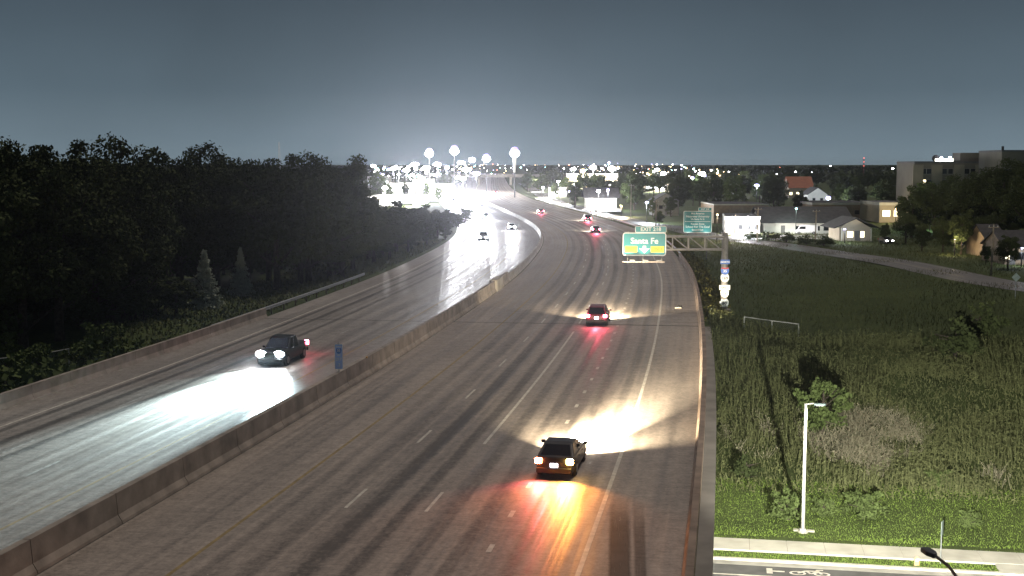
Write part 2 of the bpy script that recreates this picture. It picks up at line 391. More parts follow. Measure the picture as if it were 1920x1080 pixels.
# bridge deck under the carriageways, girders, abutment
br = thing('highway_bridge', 'concrete highway bridge carrying both carriageways over the street', 'bridge')
M_dk = mat('girder_concrete', (.26, .24, .21), .85, .2, .5)  # slightly darker concrete for deck, girders, abutment and overpass
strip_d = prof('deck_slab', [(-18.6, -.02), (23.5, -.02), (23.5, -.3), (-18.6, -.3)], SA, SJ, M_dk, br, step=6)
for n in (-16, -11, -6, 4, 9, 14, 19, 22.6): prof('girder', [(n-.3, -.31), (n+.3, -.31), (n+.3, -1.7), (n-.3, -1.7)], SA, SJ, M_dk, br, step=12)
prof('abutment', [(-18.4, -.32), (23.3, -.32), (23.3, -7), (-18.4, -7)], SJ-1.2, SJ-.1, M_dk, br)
# wing wall right of the abutment
wp0 = road(SJ-3, 23.6); wp1 = road(SJ+.5, 26.6)
MB().quad((wp0[0], wp0[1], -.35), (wp1[0], wp1[1], -.85), (wp1[0]+.1, wp1[1]-.3, -3.0), (wp0[0]+.1, wp0[1]-.3, -4.0)).quad((wp0[0], wp0[1], -.35), (wp0[0]+.1, wp0[1]+.6, -.35), (wp1[0]+.1, wp1[1]+.6, -.85), (wp1[0], wp1[1], -.85)).build('wing_wall', M_conc2, br)

# median barrier, cast in sections
NJ_T = [(-.40, 0), (.40, 0), (.37, .12), (.22, .36), (.15, 1.22), (-.15, 1.22), (-.22, .36), (-.37, .12)]
NJ_L = [(-.36, 0), (.36, 0), (.34, .1), (.2, .33), (.13, .92), (-.13, .92), (-.2, .33), (-.34, .1)]
mbar = thing('median_barrier', 'long concrete safety barrier between the two carriageways', 'barrier')
s = SA
while s < s_of(150): prof('barrier_section', NJ_T, s+.02, s+6.08, M_conc, mbar, step=3.1, dz=.003); s += 6.1
prof('barrier_end_block', [(-.5, 0), (.5, 0), (.42, 1.3), (-.42, 1.3)], s_of(138), s_of(143), M_conc2, mbar, dz=.004)
while s < s_of(420): prof('barrier_section', NJ_L, s+.02, s+6.08, M_conc2, mbar, step=3.1, dz=.003); s += 6.1
prof('barrier_section', NJ_L, s, 1800, M_conc2, mbar, step=8, dz=.003)
# parapets of the bridge
PR = [(22.45, 0), (22.9, 0), (22.9, .86), (22.62, .86), (22.6, .3), (22.45, .12)]
rp = thing('bridge_parapet', 'brown concrete parapet along the right edge of the bridge', 'parapet')
s = SA
M_bc = mat('brown_concrete', (.30, .22, .165), .85, .25, .9, .3)
while s < s_of(186): prof('parapet_section', PR, s+.015, s+4.6, M_bc, rp, step=2.4, dz=.003); s += 4.615
rr_ = s
lp = thing('bridge_parapet', 'concrete parapet along the far left edge of the bridge', 'parapet')
s = SA
while s < SJ-1: prof('parapet_section', [(-17.5, 0), (-17.65, .3), (-17.67, .86), (-17.95, .86), (-17.95, 0)], s+.015, s+4.6, M_conc, lp, step=2.4, dz=.003); s += 4.615

# guardrails
def guardrail(name, label, n, s0, s1, face, post_to=None):
    t = thing(name, label, 'guardrail')
    W = [(0, .45), (.07*face, .5), (.07*face, .56), (0, .61), (.07*face, .66), (.07*face, .72), (0, .78), (-.03*face, .78), (-.03*face, .45)]
    prof('rail', W, s0, s1, M_steel, t, step=3.8, n0=n)
    s = s0 + .5
    while s < min(s1, post_to or s1):
        p = road(s, n - .1*face); MB().box(0, 0, .15, .12, .14, 1.2).build('post', mat('timber_post', (.14, .10, .07), .9, .2), t, loc=(p[0], p[1], p[2])); s += 3.8
guardrail('guardrail', 'galvanised guardrail along the left shoulder below the woods', -18.3, s_of(100), s_of(152), 1)
guardrail('guardrail', 'steel guardrail along the curving right shoulder beside the frontage road', 23.0, rr_, s_of(520), -1)

# ------------------------------------------------------------------ street under the bridge, pavement, kerb
ST0 = np.array([11.15, 66.5])                                          # a point on the far edge of the footpath
def st(a, v, z): p = ST0 + E_ST*a + N_ST*v; return (float(p[0]), float(p[1]), z)
M_asph = mat('street_asphalt', (.085, .082, .078), .8, .2, 1.5, .4)
M_walk = mat('footpath_concrete', (.48, .45, .38), .85, .14, .8, .3)
def slab(name, a0, a1, v0, v1, z, th, m, parent=None):
    mb = MB(); P = [(a0, v0), (a1, v0), (a1, v1), (a0, v1)]
    b = [st(a, v, z-th) for a, v in P]; t = [st(a, v, z) for a, v in P]; mb.v = b + t
    mb.f = [(3,2,1,0),(4,5,6,7),(0,1,5,4),(1,2,6,5),(2,3,7,6),(3,0,4,7)]
    return mb.build(name, m, parent)
street = slab('street', -80, 90, -21, -3.65, -6.508, .2, M_asph); street['kind'] = 'structure'
walk = slab('footpath', -80, 90, -1.93, -.07, -6.43, .2, mat('footpath_bed', (.30, .28, .24), .9, .2)); walk['kind'] = 'structure'
a = -30
while a < 60: slab('paving_slab', a+.015, a+1.985+ (0), -2.0, 0, -6.40, .1, M_walk, walk); a += 2.0
kerb = slab('kerb', -80, 90, -3.65, -3.4, -6.39, .25, M_walk); kerb['kind'] = 'structure'
slab('gutter', -80, 90, -4.25, -3.651, -6.500, .1, mat('gutter_concrete', (.33, .31, .27), .85, .2, 1), kerb)
slab('bicycle_lane_line', -20, 40, -5.95, -5.8, -6.504, .003, M_paint, street)
slab('street_centre_line', -20, 40, -10.3, -10.18, -6.504, .003, M_yel, street)
# bicycle symbol painted on the asphalt
bs = MB()
def flat(pts, z=-6.503):
    i = len(bs.v); bs.v += [st(a_, v_, z) for a_, v_ in pts]; bs.f.append(tuple(range(i, i+len(pts))))
def ring(a0, v0, r, w):
    for k in range(14):
        t0, t1 = 2*math.pi*k/14, 2*math.pi*(k+1)/14
        flat([(a0+r*math.cos(t0), v0+r*math.sin(t0)*.7), (a0+r*math.cos(t1), v0+r*math.sin(t1)*.7), (a0+(r-w)*math.cos(t1), v0+(r-w)*math.sin(t1)*.7), (a0+(r-w)*math.cos(t0), v0+(r-w)*math.sin(t0)*.7)])
def bar_(a0, v0, a1, v1, w=.07):
    d = np.array([a1-a0, v1-v0]); d = d/np.linalg.norm(d); p = np.array([-d[1], d[0]])*w
    flat([(a0+p[0], v0+p[1]), (a1+p[0], v1+p[1]), (a1-p[0], v1-p[1]), (a0-p[0], v0-p[1])])
BA, BV = 4.9, -5.1
ring(BA-.55, BV, .42, .12); ring(BA+.65, BV, .42, .12)
bar_(BA-.55, BV, BA-.1, BV+.42); bar_(BA-.1, BV+.42, BA+.5, BV+.42); bar_(BA+.65, BV, BA+.42, BV+.6); bar_(BA-.1, BV+.42, BA+.1, BV-.02); bar_(BA+.1, BV-.02, BA+.5, BV+.42); bar_(BA+.42, BV+.6, BA+.75, BV+.62)
bar_(BA-1.9, BV+.1, BA-1.2, BV+.1, .09); flat([(BA-2.1, BV-.3), (BA-1.8, BV-.3), (BA-1.8, BV+.5), (BA-2.1, BV+.5)])
bs.build('bicycle_symbol', M_paint, street, recalc=False)
# ramp / driveway corner at the right
slab('driveway_apron', 14.5, 20, -3.6, -2.05, -6.405, .1, M_walk, walk)

# ------------------------------------------------------------------ frontage road
FR = np.array([(80, 120), (75.5, 142), (70, 166), (64, 207), (55, 250), (46.5, 285), (40, 328), (33, 372), (26.5, 440), (21, 510), (17, 660), (14, 860), (10, 1100)], float)
def frontage():
    d = np.concatenate([[0], np.cumsum(np.hypot(*np.diff(FR, axis=0).T))]); q = np.arange(0, d[-1], 5.)
    fx, fy = nat_spline(d, FR[:, 0])(q)[0], nat_spline(d, FR[:, 1])(q)[0]
    P = np.stack([fx, fy], 1); T = np.gradient(P, axis=0); T /= np.linalg.norm(T, axis=1)[:, None]; Nn = np.stack([T[:, 1], -T[:, 0]], 1)
    return P, T, Nn, q
FP, FT, FN, FQ = frontage()
def fr_strip(name, n0, n1, m, dz, parent=None, i0=0, i1=None):
    V = []; UV = []; F = []
    i1 = i1 or len(FP)
    for i in range(i0, i1):
        zc = gz(*FP[i]) + .12
        for n in (n0, n1): p = FP[i] + FN[i]*n; V.append((p[0], p[1], max(zc, gz(p[0], p[1])+.03) + dz)); UV.append((n, FQ[i]))
    for i in range(i1-i0-1): a_ = 2*i; F.append((a_, a_+1, a_+3, a_+2))
    me = quads_mesh(name, V, F); ul = me.uv_layers.new(name='UVMap'); ul.data.foreach_set('uv', np.array([UV[k] for f in F for k in f], np.float32).ravel())
    return link(name, me, m, parent)
fr = fr_strip('frontage_road', -4.2, 4.2, road_mat('frontage_asphalt', .10, [(-2, .5, .2), (2, .5, .2)], .6), 0); fr['kind'] = 'structure'
fr_strip('centre_line', -.08, .08, M_yel, .004, fr)

# ------------------------------------------------------------------ plants
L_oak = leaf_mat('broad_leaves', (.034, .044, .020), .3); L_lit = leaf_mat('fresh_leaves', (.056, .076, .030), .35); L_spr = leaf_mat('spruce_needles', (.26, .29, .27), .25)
L_weed = leaf_mat('weed_leaves', (.078, .086, .044), .4); L_dry = leaf_mat('dry_stems', (.165, .155, .122), .35); L_grass = leaf_mat('lawn_blades', (.085, .125, .030), .4)
M_bark = mat('bark', (.07, .055, .042), .95, .3, 4, .5)
def leaf_quads(C, size, flat_=0.0):
    """one leaf-sized quad at each centre, random attitude"""
    n = len(C); a = rng.normal(size=(n, 3)); a /= np.linalg.norm(a, axis=1)[:, None]
    b = rng.normal(size=(n, 3)); b -= (a*b).sum(1)[:, None]*a; b /= np.linalg.norm(b, axis=1)[:, None]
    s1 = size*rng.uniform(.6, 1.4, (n, 1)); s2 = s1*rng.uniform(.45, .8, (n, 1))
    V = np.stack([C-a*s1, C-b*s2, C+a*s1, C+b*s2], 1).reshape(-1, 3); F = np.arange(4*n).reshape(n, 4)
    return V, F
def tree_proto(kind, h, r, seed, leaves, size, lm, trunk_h=.25, clumps=55):
    """returns (trunk mesh, crown mesh)"""
    global rng
    rng = np.random.default_rng(seed); random.seed(seed)
    tb = MB(); rt = h*.018+.08
    tb.tube((0, 0, -.4), (0, 0, h*trunk_h), rt*1.25, rt, 8); tb.tube((0, 0, h*trunk_h), (h*.01, 0, h*.72), rt, rt*.35, 7)
    for k in range(9):
        a = k*2.4 + random.random(); z0 = h*random.uniform(trunk_h*.9, .6); q = r*random.uniform(.5, .85)
        tb.tube((0, 0, z0), (q*math.cos(a), q*math.sin(a), z0 + h*random.uniform(.1, .26)), rt*.42, rt*.1, 5)
    C = []
    if kind == 'spruce':
        for k in range(int(leaves/14)):
            t = rng.random()**.75; z = h*(.05+.95*(1-t)) if False else h*(1 - .95*t)
            rr = r*t*(.75+.25*math.sin(z*9)); a = rng.random()*6.283
            m = rng.uniform(.25, 1, 14)[:, None]
            C.append(np.array([[math.cos(a)*rr, math.sin(a)*rr, 0]])*m + np.array([[0, 0, z]]) + np.array([[0, 0, -.22]])*rr*m + rng.normal(size=(14, 3))*.09)
    else:
        per = leaves//clumps; cz = h*(trunk_h + (1-trunk_h)*.5); rz_ = h*(1-trunk_h)*.52
        for k in range(clumps):
            d = rng.normal(size=3); d /= np.linalg.norm(d); q = rng.uniform(.35, .92)
            c = np.array([d[0]*r*q, d[1]*r*q, cz + d[2]*rz_*q]); w = r*rng.uniform(.16, .30)
            g = rng.normal(size=(per, 3)); g /= np.linalg.norm(g, axis=1)[:, None]
            C.append(c + g*(w*rng.uniform(.4, 1.1, (per, 1)))*np.array([1, 1, .75]))
    V, F = leaf_quads(np.concatenate(C), size)
    cm = quads_mesh('crown', V, F); cm.materials.append(lm)
    tm = bpy.data.meshes.new('trunk'); tm.from_pydata(tb.v, [], tb.f); tm.update(); tm.materials.append(M_bark)
    return tm, cm
T_A = tree_proto('oak', 15, 5.2, 1, 19000, .165, L_oak, .12, 80)
T_B = tree_proto('oak', 15, 4.4, 2, 16000, .165, L_oak, .10, 70)
T_C = tree_proto('oak', 15, 5.8, 3, 20000, .17, L_oak, .16, 85)
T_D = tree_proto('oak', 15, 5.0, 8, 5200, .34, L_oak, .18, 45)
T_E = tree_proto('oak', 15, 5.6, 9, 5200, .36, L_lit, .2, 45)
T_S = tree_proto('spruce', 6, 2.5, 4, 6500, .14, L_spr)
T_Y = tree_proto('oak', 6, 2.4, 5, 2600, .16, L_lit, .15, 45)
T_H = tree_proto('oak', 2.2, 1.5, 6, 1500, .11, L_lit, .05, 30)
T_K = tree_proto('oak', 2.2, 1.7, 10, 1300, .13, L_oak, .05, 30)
def plant(name, label, cat, proto, x, y, h, base_h, wide=1.0, group=None, z=None, sink=.05):
    t = thing(name, label, cat, (x, y, (gz(x, y) if z is None else z) - sink), random.uniform(0, 6.28), group)
    k = h/base_h; t.scale = (k*wide, k*wide, k)
    link('trunk', proto[0], None, t); link('crown', proto[1], None, t); return t

random.seed(21)
# the dark wood on the left, three ranks deep
wood = [(0,265,118),(70,262,124),(130,255,130),(195,262,124),(255,258,138),(330,282,132),(395,274,142),(455,272,150),(515,284,150),(575,292,158),(628,276,168),(640,300,182),
        (-60,258,112),(30,290,108),(100,300,112),(170,300,118),(240,300,122),(310,310,128),(375,318,136),(440,320,142),(500,325,150),(560,325,158),(615,320,165),(636,345,178)]
gl = 'broadleaf tree standing deeper inside the dark wood behind the front rank'
for k, (px, py, Y) in enumerate(wood):
    if 270 < px < 505: Y += 22 if px < 460 else 14
    p = at(px, py, Y); h = p.z - gz(p.x, Y) + .6
    plant('broadleaf_tree', ('tall broadleaf tree whose crown forms the skyline of the dark wood' if k < 13 else 'broadleaf tree in the front rank of the dark wood above the left bank'), 'tree', (T_A, T_B, T_C)[k % 3], p.x, Y, h, 15, 1.0, 'trees of the dark wood left of the highway')
for k in range(19):                                                   # second and third ranks fill the wood
    px = -40 + k*34; Y = 150 + (k*37 % 40) + max(0, px-350)*.08; p = at(px, 300 + (k % 3)*8, Y)
    plant('broadleaf_tree', gl, 'tree', (T_C, T_A, T_B)[k % 3], p.x, Y, p.z - gz(p.x, Y) + random.uniform(-1, .4), 15, 1.1, 'trees of the dark wood left of the highway')
# lower scrub running on along the southbound side
for k, (px, py, Y) in enumerate([(690,372,200),(715,378,205),(742,378,215),(770,372,228),(795,383,238),(820,386,248),(842,392,262),(700,395,185),(730,410,192),(765,412,205),(800,412,222),(835,415,240),(660,385,172),(640,400,160),(860,400,285),(872,385,310)]):
    p = at(px, py, Y)
    plant('scrub_tree', 'low bushy tree in the scrub between the wood and the oncoming headlights', 'tree', (T_D, T_B)[k % 2], p.x, Y, max(2.5, p.z - gz(p.x, Y)), 15, 1.5, 'scrub trees beside the far southbound lanes')
p = at(385, 565, 131); plant('spruce_tree', 'larger grey-blue conical spruce at the foot of the dark wood', 'tree', T_S, p.x, p.y, 6.1, 6, 1)
p = at(452, 540, 144); plant('spruce_tree', 'smaller grey-blue conical spruce set back behind the larger one', 'tree', T_S, p.x, p.y, 5.6, 6, .85)
for k in range(26):
    t_ = k/25; px = 20 + 700*t_; py = 612 - 118*t_ - 30*t_*(1-t_); Y = 112 + 92*t_ + (k % 3)*2; p = at(px, py, Y)
    if 310 < px < 490: continue
    plant('undergrowth_bush', 'low dark bush in the undergrowth along the foot of the wood', 'bush', (T_K, T_D)[k % 2], p.x - 2, Y, random.uniform(2.6, 4.2), (2.2, 15)[k % 2], (1.0, 2.2)[k % 2], 'undergrowth at the foot of the dark wood')
for k in range(18):
    px = 180 + 24*k; Y = 152 + (k % 4)*5 + k*1.5; p = at(px, 545, Y)
    plant('undergrowth_bush', 'low dark bush in the undergrowth along the foot of the wood', 'bush', (T_K, T_D)[k % 2], p.x, Y, random.uniform(4.5, 6), (2.2, 15)[k % 2], (.9, 2.0)[k % 2], 'undergrowth at the foot of the dark wood')
for k in range(10):
    px = 150 + 20*k; Y = 117 + (k % 3)*3 + k*.8; p = at(px, 560, Y)
    plant('undergrowth_bush', 'low dark bush in the undergrowth along the foot of the wood', 'bush', (T_K, T_D)[k % 2], p.x, Y, random.uniform(3.5, 5), (2.2, 15)[k % 2], (.9, 2.0)[k % 2], 'undergrowth at the foot of the dark wood')
# bushes below the left parapet
for k, (px, py, Y, h) in enumerate([(25,690,92,3.6),(75,660,97,3.0),(120,700,86,3.2),(170,650,99,3.2),(215,655,96,2.6),(250,665,93,2.2),(160,690,90,2.4),(10,640,104,2.8),(195,625,106,2.6),(40,735,82,2.6)]):
    p = at(px, py, Y); z = gz(p.x, Y)
    plant('bush', 'leafy green bush growing below the left bridge parapet near the chain-link fence', 'bush', (T_H, T_Y)[k % 2], p.x, Y, max(h, p.z - z + 1.3), (2.2, 6)[k % 2], (1.0, 1.1)[k % 2], 'bushes below the left parapet', z=z)
# ------------------------------------------------------------------ weeds, lawn, field grass
def blades(name, label, XY, h, w, lm, lean=.25, leafy=0, seed=3, cat='plants'):
    global rng
    rng = np.random.default_rng(seed)
    n = len(XY); Z = ground_z(XY[:, 0], XY[:, 1]); B = np.column_stack([XY, Z-.03])
    hh = h*rng.uniform(.45, 1.25, n)[:, None]; a = rng.uniform(0, 6.283, n); u = np.column_stack([np.cos(a), np.sin(a), np.zeros(n)])*(w*rng.uniform(.6, 1.4, (n, 1)))
    top = B + np.column_stack([rng.normal(0, lean, n), rng.normal(0, lean, n), np.ones(n)])*hh
    V = [np.stack([B-u, B+u, top+u*.25, top-u*.25], 1).reshape(-1, 3)]
    if leafy:
        t = rng.uniform(.15, 1.0, (n, leafy, 1)); C = B[:, None]*(1-t) + top[:, None]*t + rng.normal(0, .05, (n, leafy, 3))
        V.append(leaf_quads(C.reshape(-1, 3), w*2.6)[0])
    V = np.concatenate(V); o = link(name, quads_mesh(name, V, np.arange(len(V)).reshape(-1, 4)), lm); tag(o, label, cat, kind='stuff'); return o
def scatter(n, a0, a1, v0, v1, seed, keep=None):
    g = np.random.default_rng(seed); A = g.uniform(a0, a1, n); Vv = g.uniform(v0, v1, n)
    P = ST0 + A[:, None]*E_ST + Vv[:, None]*N_ST
    m = n_of(P[:, 0], P[:, 1]) > 23.4
    if keep is not None: m &= keep(P)
    return P[m]
def lump(P, f=.35, ph=0): return (np.sin(P[:, 0]*f+ph) + np.cos(P[:, 1]*f*1.3+ph*2) + np.sin((P[:, 0]+P[:, 1])*f*.53))/3
def dryk(P): return (((P[:, 0]-22.5)/2.6)**2 + ((P[:, 1]-82)/6.5)**2 < 1) | (((P[:, 0]-26)/2.2)**2 + ((P[:, 1]-84)/5)**2 < 1) | ((((P[:, 0]-31.5)/3.2)**2 + ((P[:, 1]-74)/2.5)**2 < 1) & (lump(P, 1.7) > .2)) | ((((P[:, 0]-16.5)/2.2)**2 + ((P[:, 1]-83)/4)**2 < .8) & (lump(P, 1.5) > .15))
blades('lawn_grass', 'short bright green mown lawn beside the footpath', scatter(42000, -1, 34, .02, 10.0, 11), .10, .022, L_grass, .5, 0, 5, 'grass')
blades('verge_grass', 'narrow strip of mown grass between footpath and kerb', scatter(12000, -1, 34, -3.38, -2.05, 12), .09, .022, L_grass, .5, 0, 6, 'grass')
blades('tall_weeds', 'tall rank weeds covering the slope above the street', scatter(26000, -2, 44, 8.6, 46, 13, lambda P: (lump(P) > -.35) & (lump(P, 1.1, 3) > -.45) & ~dryk(P)), 1.2, .026, L_weed, .10, 7, 7)
blades('slope_grass', 'knee-high mixed green grass covering the slope', scatter(30000, -2, 44, 7.5, 50, 14), .38, .03, L_weed, .45, 1, 8, 'grass')
blades('dry_brush', 'pale dead brush in a tangled patch on the weedy slope', scatter(40000, 0, 34, 6, 30, 15, lambda P: dryk(P) & (lump(P, 1.3, 2) > -.25)), .95, .02, L_dry, .6, 3, 9)
g = np.random.default_rng(16); P = np.column_stack([g.uniform(18, 95, 60000), g.uniform(112, 330, 60000)]); nn_ = n_of(P[:, 0], P[:, 1])
FD = np.min(np.hypot(P[:, None, 0]-FP[None, ::4, 0], P[:, None, 1]-FP[None, ::4, 1]), 1)
blades('field_grass', 'rough dark grass of the field between highway and frontage road', P[(nn_ > 24) & (FD > 6.5)], .45, .035, L_weed, .45, 0, 10, 'grass')
P = np.column_stack([g.uniform(-48, 0, 26000), g.uniform(92, 240, 26000)]); nn_ = n_of(P[:, 0], P[:, 1])
blades('bank_grass', 'dim rough grass on the bank between guardrail and wood', P[(nn_ < -18.9) & (nn_ > -34)], .45, .06, L_weed, .4, 1, 11, 'grass')
P = np.column_stack([g.uniform(10, 34, 16000), g.uniform(112, 260, 16000)]); nn_ = n_of(P[:, 0], P[:, 1])
blades('roadside_weeds', 'yellow-green weeds growing over the outside of the right-hand barrier', P[(nn_ > 23.15) & (nn_ < 25.2+lump(P, .3)*.8)], .95, .05, leaf_mat('roadside_leaves', (.13, .125, .045), .4), .25, 4, 12)
# single shrubs on the slope
for px, py, Y, h, pr, b, lab in [(1542,825,83,5.0,T_Y,6,'tall dark green sapling behind the white lamp pole on the slope'),(1620,940,69.5,1.9,T_H,2.2,'bright green bush low on the slope right of the lamp pole'),
        (1478,945,69.5,1.9,T_H,2.2,'leafy shrub just left of the white lamp pole'),(1545,935,70,1.2,T_H,2.2,'small shrub between the lamp pole and the bright bush'),
        (1820,965,68,1.1,T_H,2.2,'low green shrub above the street name sign'),(1400,880,76,1.5,T_K,2.2,'dark low shrub on the slope close to the bridge parapet'),
        (1790,690,100,3.4,T_K,2.2,'large dark bush high on the slope below the field'),(1835,650,108,3.6,T_K,2.2,'dark round bush at the right of the upper slope'),(1760,890,74,1.3,T_H,2.2,'pale green shrub on the right half of the slope')]:
    p = at(px, py, Y); plant('shrub', lab, 'shrub', pr, p.x, Y, h, b, 1.0)

# ------------------------------------------------------------------ chain-link fences
M_wire = mat('fence_wire', (.30, .30, .29), .5, .1, 5, 0, .5)
def fence(label, pts, h=1.6, mesh=True):
    t = thing('chain_link_fence', label, 'fence', (pts[0][0], pts[0][1], gz(*pts[0])))
    o = Vector(t.location); tops = []
    for x, y in pts:
        z = gz(x, y); MB().tube((0, 0, -.3), (0, 0, h), .06, n=8).build('post', mat('fence_pipe', (.5, .5, .46), .6, .1), t, loc=(x-o.x, y-o.y, z-o.z)); tops.append(Vector((x-o.x, y-o.y, z-o.z+h-.03)))
    for a_, b_ in zip(tops, tops[1:]):
        MB().tube(a_, b_, .045, n=6).build('top_rail', MATS['fence_pipe'], t)
        if mesh:
            w = MB(); k = int((b_-a_).length/.22); dn = Vector((0, 0, -h+.08))
            for i in range(k):
                for d in (0, 1):
                    p0 = a_.lerp(b_, i/k); p1 = a_.lerp(b_, min(1, max(0, (i + (7 if d else -7))/k))) + dn
                    sd_ = Vector((0, 0, .006)); w.quad(tuple(p0-sd_), tuple(p0+sd_), tuple(p1+sd_), tuple(p1-sd_))
            w.build('wire_mesh', M_wire, t, recalc=False)['kind'] = 'stuff'
    return t
def xy(px, py, Y): p = at(px, py, Y); return (p.x, Y)
fence('grey chain-link fence with two tall posts at the left bridge corner', [xy(270, 635, 99.5), xy(331, 634, 99.0)], 1.5)
fence('dim chain-link fence running behind the bushes at far left', [xy(-30, 640, 100), xy(74, 635, 101), xy(128, 640, 102)], 2.0)
fence('short chain-link fence at the top of the weedy slope near the gantry', [xy(1395, 635, 108), xy(1447, 625, 111.5), xy(1497, 625, 113)], 1.45)

# ------------------------------------------------------------------ sign gantry
M_green = mat('sign_green', (.002, .21, .225), .35, .05, 2); M_white = mat('sign_white', (.80, .82, .80), .4, .05, 2); M_yelp = mat('sign_yellow', (.82, .62, .05), .4, .05, 2)
M_blk = mat('sign_black', (.015, .015, .015), .5); M_blue = mat('sign_blue', (.03, .13, .55), .35, .05, 2); M_red = mat('sign_red', (.55, .03, .03), .4, .05)
M_gal = mat('gantry_steel', (.36, .34, .32), .5, .15, 3, 0, .25)
PB = at(1357, 600, 120.5); gzb = gz(PB.x, 120.5)
gan = thing('sign_gantry', 'grey cantilever sign gantry with truss arm reaching over the exit lane', 'gantry', (PB.x, 120.5, gzb), R(-4))
zt = at(1362, 437, 120.5).z - gzb
MB().tube((0, 0, -.5), (0, 0, zt), .34, .30, 16).build('post', M_gal, gan, smooth=True); MB().tube((0, 0, zt), (0, 0, zt+.08), .34, n=16).build('post_cap', M_gal, gan)
MB().tube((0, 0, -.3), (0, 0, .35), .65, n=16).build('footing', M_conc2, gan)
z1, z0_ = zt - .35, zt - 1.62; LX = -9.9
for yy in (-.45, .45):
    for zz in (z1, z0_): MB().tube((0, yy, zz), (LX, yy, zz), .09, n=8).build('chord', M_gal, gan)
    for k in range(7):
        xa = -.4 - k*1.58
        if k: MB().tube((xa, yy, z0_), (xa, yy, z1), .05, n=6).build('strut', M_gal, gan)
        if xa-1.58 > LX-.5: MB().tube((xa, yy, z0_ if k % 1 == 0 else z1), (max(xa-1.58, LX), yy, z1), .05, n=6).build('diagonal', M_gal, gan)
for k in range(7):
    xa = -.4 - k*1.58
    for zz in (z1, z0_): MB().tube((xa, -.45, zz), (xa, .45, zz), .04, n=6).build('cross_tie', M_gal, gan)
def rrect(w, h, r, n=5):
    P = []
    for cx, cy_, a0 in ((w/2-r, h/2-r, 0), (-w/2+r, h/2-r, 90), (-w/2+r, -h/2+r, 180), (w/2-r, -h/2+r, 270)):
        for k in range(n+1): a_ = R(a0 + 90*k/n); P.append((cx+r*math.cos(a_), cy_+r*math.sin(a_)))
    return P
def plate(name, w, h, r, m, parent, loc, th=.03, border=None, bm_=None):
    """sign panel facing -Y, its front face at y = loc.y"""
    MB().prism(rrect(w, h, r), 'y', 0, th).build(name, bm_ or m, parent, loc=loc)
    if border: MB().prism(rrect(w-2*border, h-2*border, max(.02, r-border)), 'y', -.006, .0).build('panel_face', m, parent, loc=loc)
TX_ = (math.pi/2, 0, 0)
def gp(px, py): p = at(px, py, 119.5) - Vector(gan.location); a_ = -gan.rotation_euler.z; return Vector((p.x*math.cos(a_)-p.y*math.sin(a_), -.62, p.z))
c0 = gp(1209, 459)
plate('guide_panel', 4.25, 2.28, .25, M_green, gan, c0, border=.09, bm_=M_white)
t1_ = gp(1221, 432.5); plate('exit_tab', 3.05, .62, .1, M_green, gan, (t1_.x, -.62, c0.z+1.14+.32), border=.05, bm_=M_white)
text('EXIT 218', .50, M_white, gan, (t1_.x, -.632, c0.z+1.46), TX_, sx_=1.05, bold=.012)
text('Santa Fe', .82, M_white, gan, (c0.x, -.632, c0.z+.30), TX_, sx_=.98, bold=.016)
plate('yellow_panel', 1.2, .62, .02, M_yelp, gan, (c0.x-1.3, -.632, c0.z-.5), .004); plate('yellow_panel', 1.3, .62, .02, M_yelp, gan, (c0.x+1.28, -.632, c0.z-.5), .004)
text('EXIT', .38, M_blk, gan, (c0.x-1.3, -.64, c0.z-.5), TX_); text('ONLY', .38, M_blk, gan, (c0.x+1.28, -.64, c0.z-.5), TX_)
MB().prism([(-.16, .36), (.16, .36), (.16, .1), (.52, .1), (0, -.38), (-.52, .1), (-.16, .1)], 'y', -.004, 0).build('down_arrow', M_white, gan, loc=(c0.x, -.63, c0.z-.52))
for dx in (-1.6, -.1, 1.75):
    MB().box(dx, .15, 0, .09, .09, 3.1).build('sign_bracket', M_gal, gan, loc=(c0.x, -.62, c0.z-.3))
    MB().tube((dx, .15, -1.2), (dx, -.9, -1.62), .04, n=6).build('lamp_arm', M_gal, gan, loc=(c0.x, -.62, c0.z))
MB().box(0, 0, 0, 4.1, .42, .1).build('lamp_rail', mat('walkway_steel', (.50, .42, .36), .5, .1, 4), gan, loc=(c0.x-.1, -1.55, c0.z-1.66))
for dx in (-1.2, .1, 1.4):
    MB().box(0, 0, 0, .5, .25, .14).build('sign_light', mat('lamp_housing', (.3, .3, .3), .5), gan, loc=(c0.x+dx, -1.6, c0.z-1.52))
    lamp('SPOT', 'sign_light_beam', gan, (c0.x+dx, -1.75, c0.z-1.38), 15, (.85, 1, .95), (R(150), 0, 0), R(120), .8, .1)
# route markers up the post
def shield_us(): return [(-.30, .30), (-.22, .36), (0, .31), (.22, .36), (.30, .30), (.36, .12), (.34, -.12), (.24, -.28), (0, -.37), (-.24, -.28), (-.34, -.12), (-.36, .12)]
def shield_i(): return [(-.28, .32), (0, .26), (.28, .32), (.36, .1), (.33, -.12), (.2, -.3), (0, -.4), (-.2, -.3), (-.33, -.12), (-.36, .1)]
def mz(py): return at(1360, py, 120.1).z - gzb
K = 1.12
def marker(poly, m, py, txt=None, tm=None, size=.3, sc=K):
    MB().prism([(a_*sc, b_*sc) for a_, b_ in poly], 'y', 0, .02).build('route_marker', m, gan, loc=(0, -.40, mz(py)))
    if txt: text(txt, size, tm, gan, (0, -.406, mz(py)-.02), TX_, bold=.008)
def rect(w, h): return [(-w/2, -h/2), (w/2, -h/2), (w/2, h/2), (-w/2, h/2)]
marker(rect(.92, .44), M_blue, 491, 'NORTH', M_white, .24, 1)
marker(shield_i(), M_blue, 508, '35', M_white, .36); MB().prism([(-.28*K, .32*K), (0, .26*K), (.28*K, .32*K), (.33*K, .17*K), (-.33*K, .17*K)], 'y', -.008, -.002).build('red_crest', M_red, gan, loc=(0, -.40, mz(508)))
marker(shield_us(), M_white, 521.5, '169', M_blk, .40)
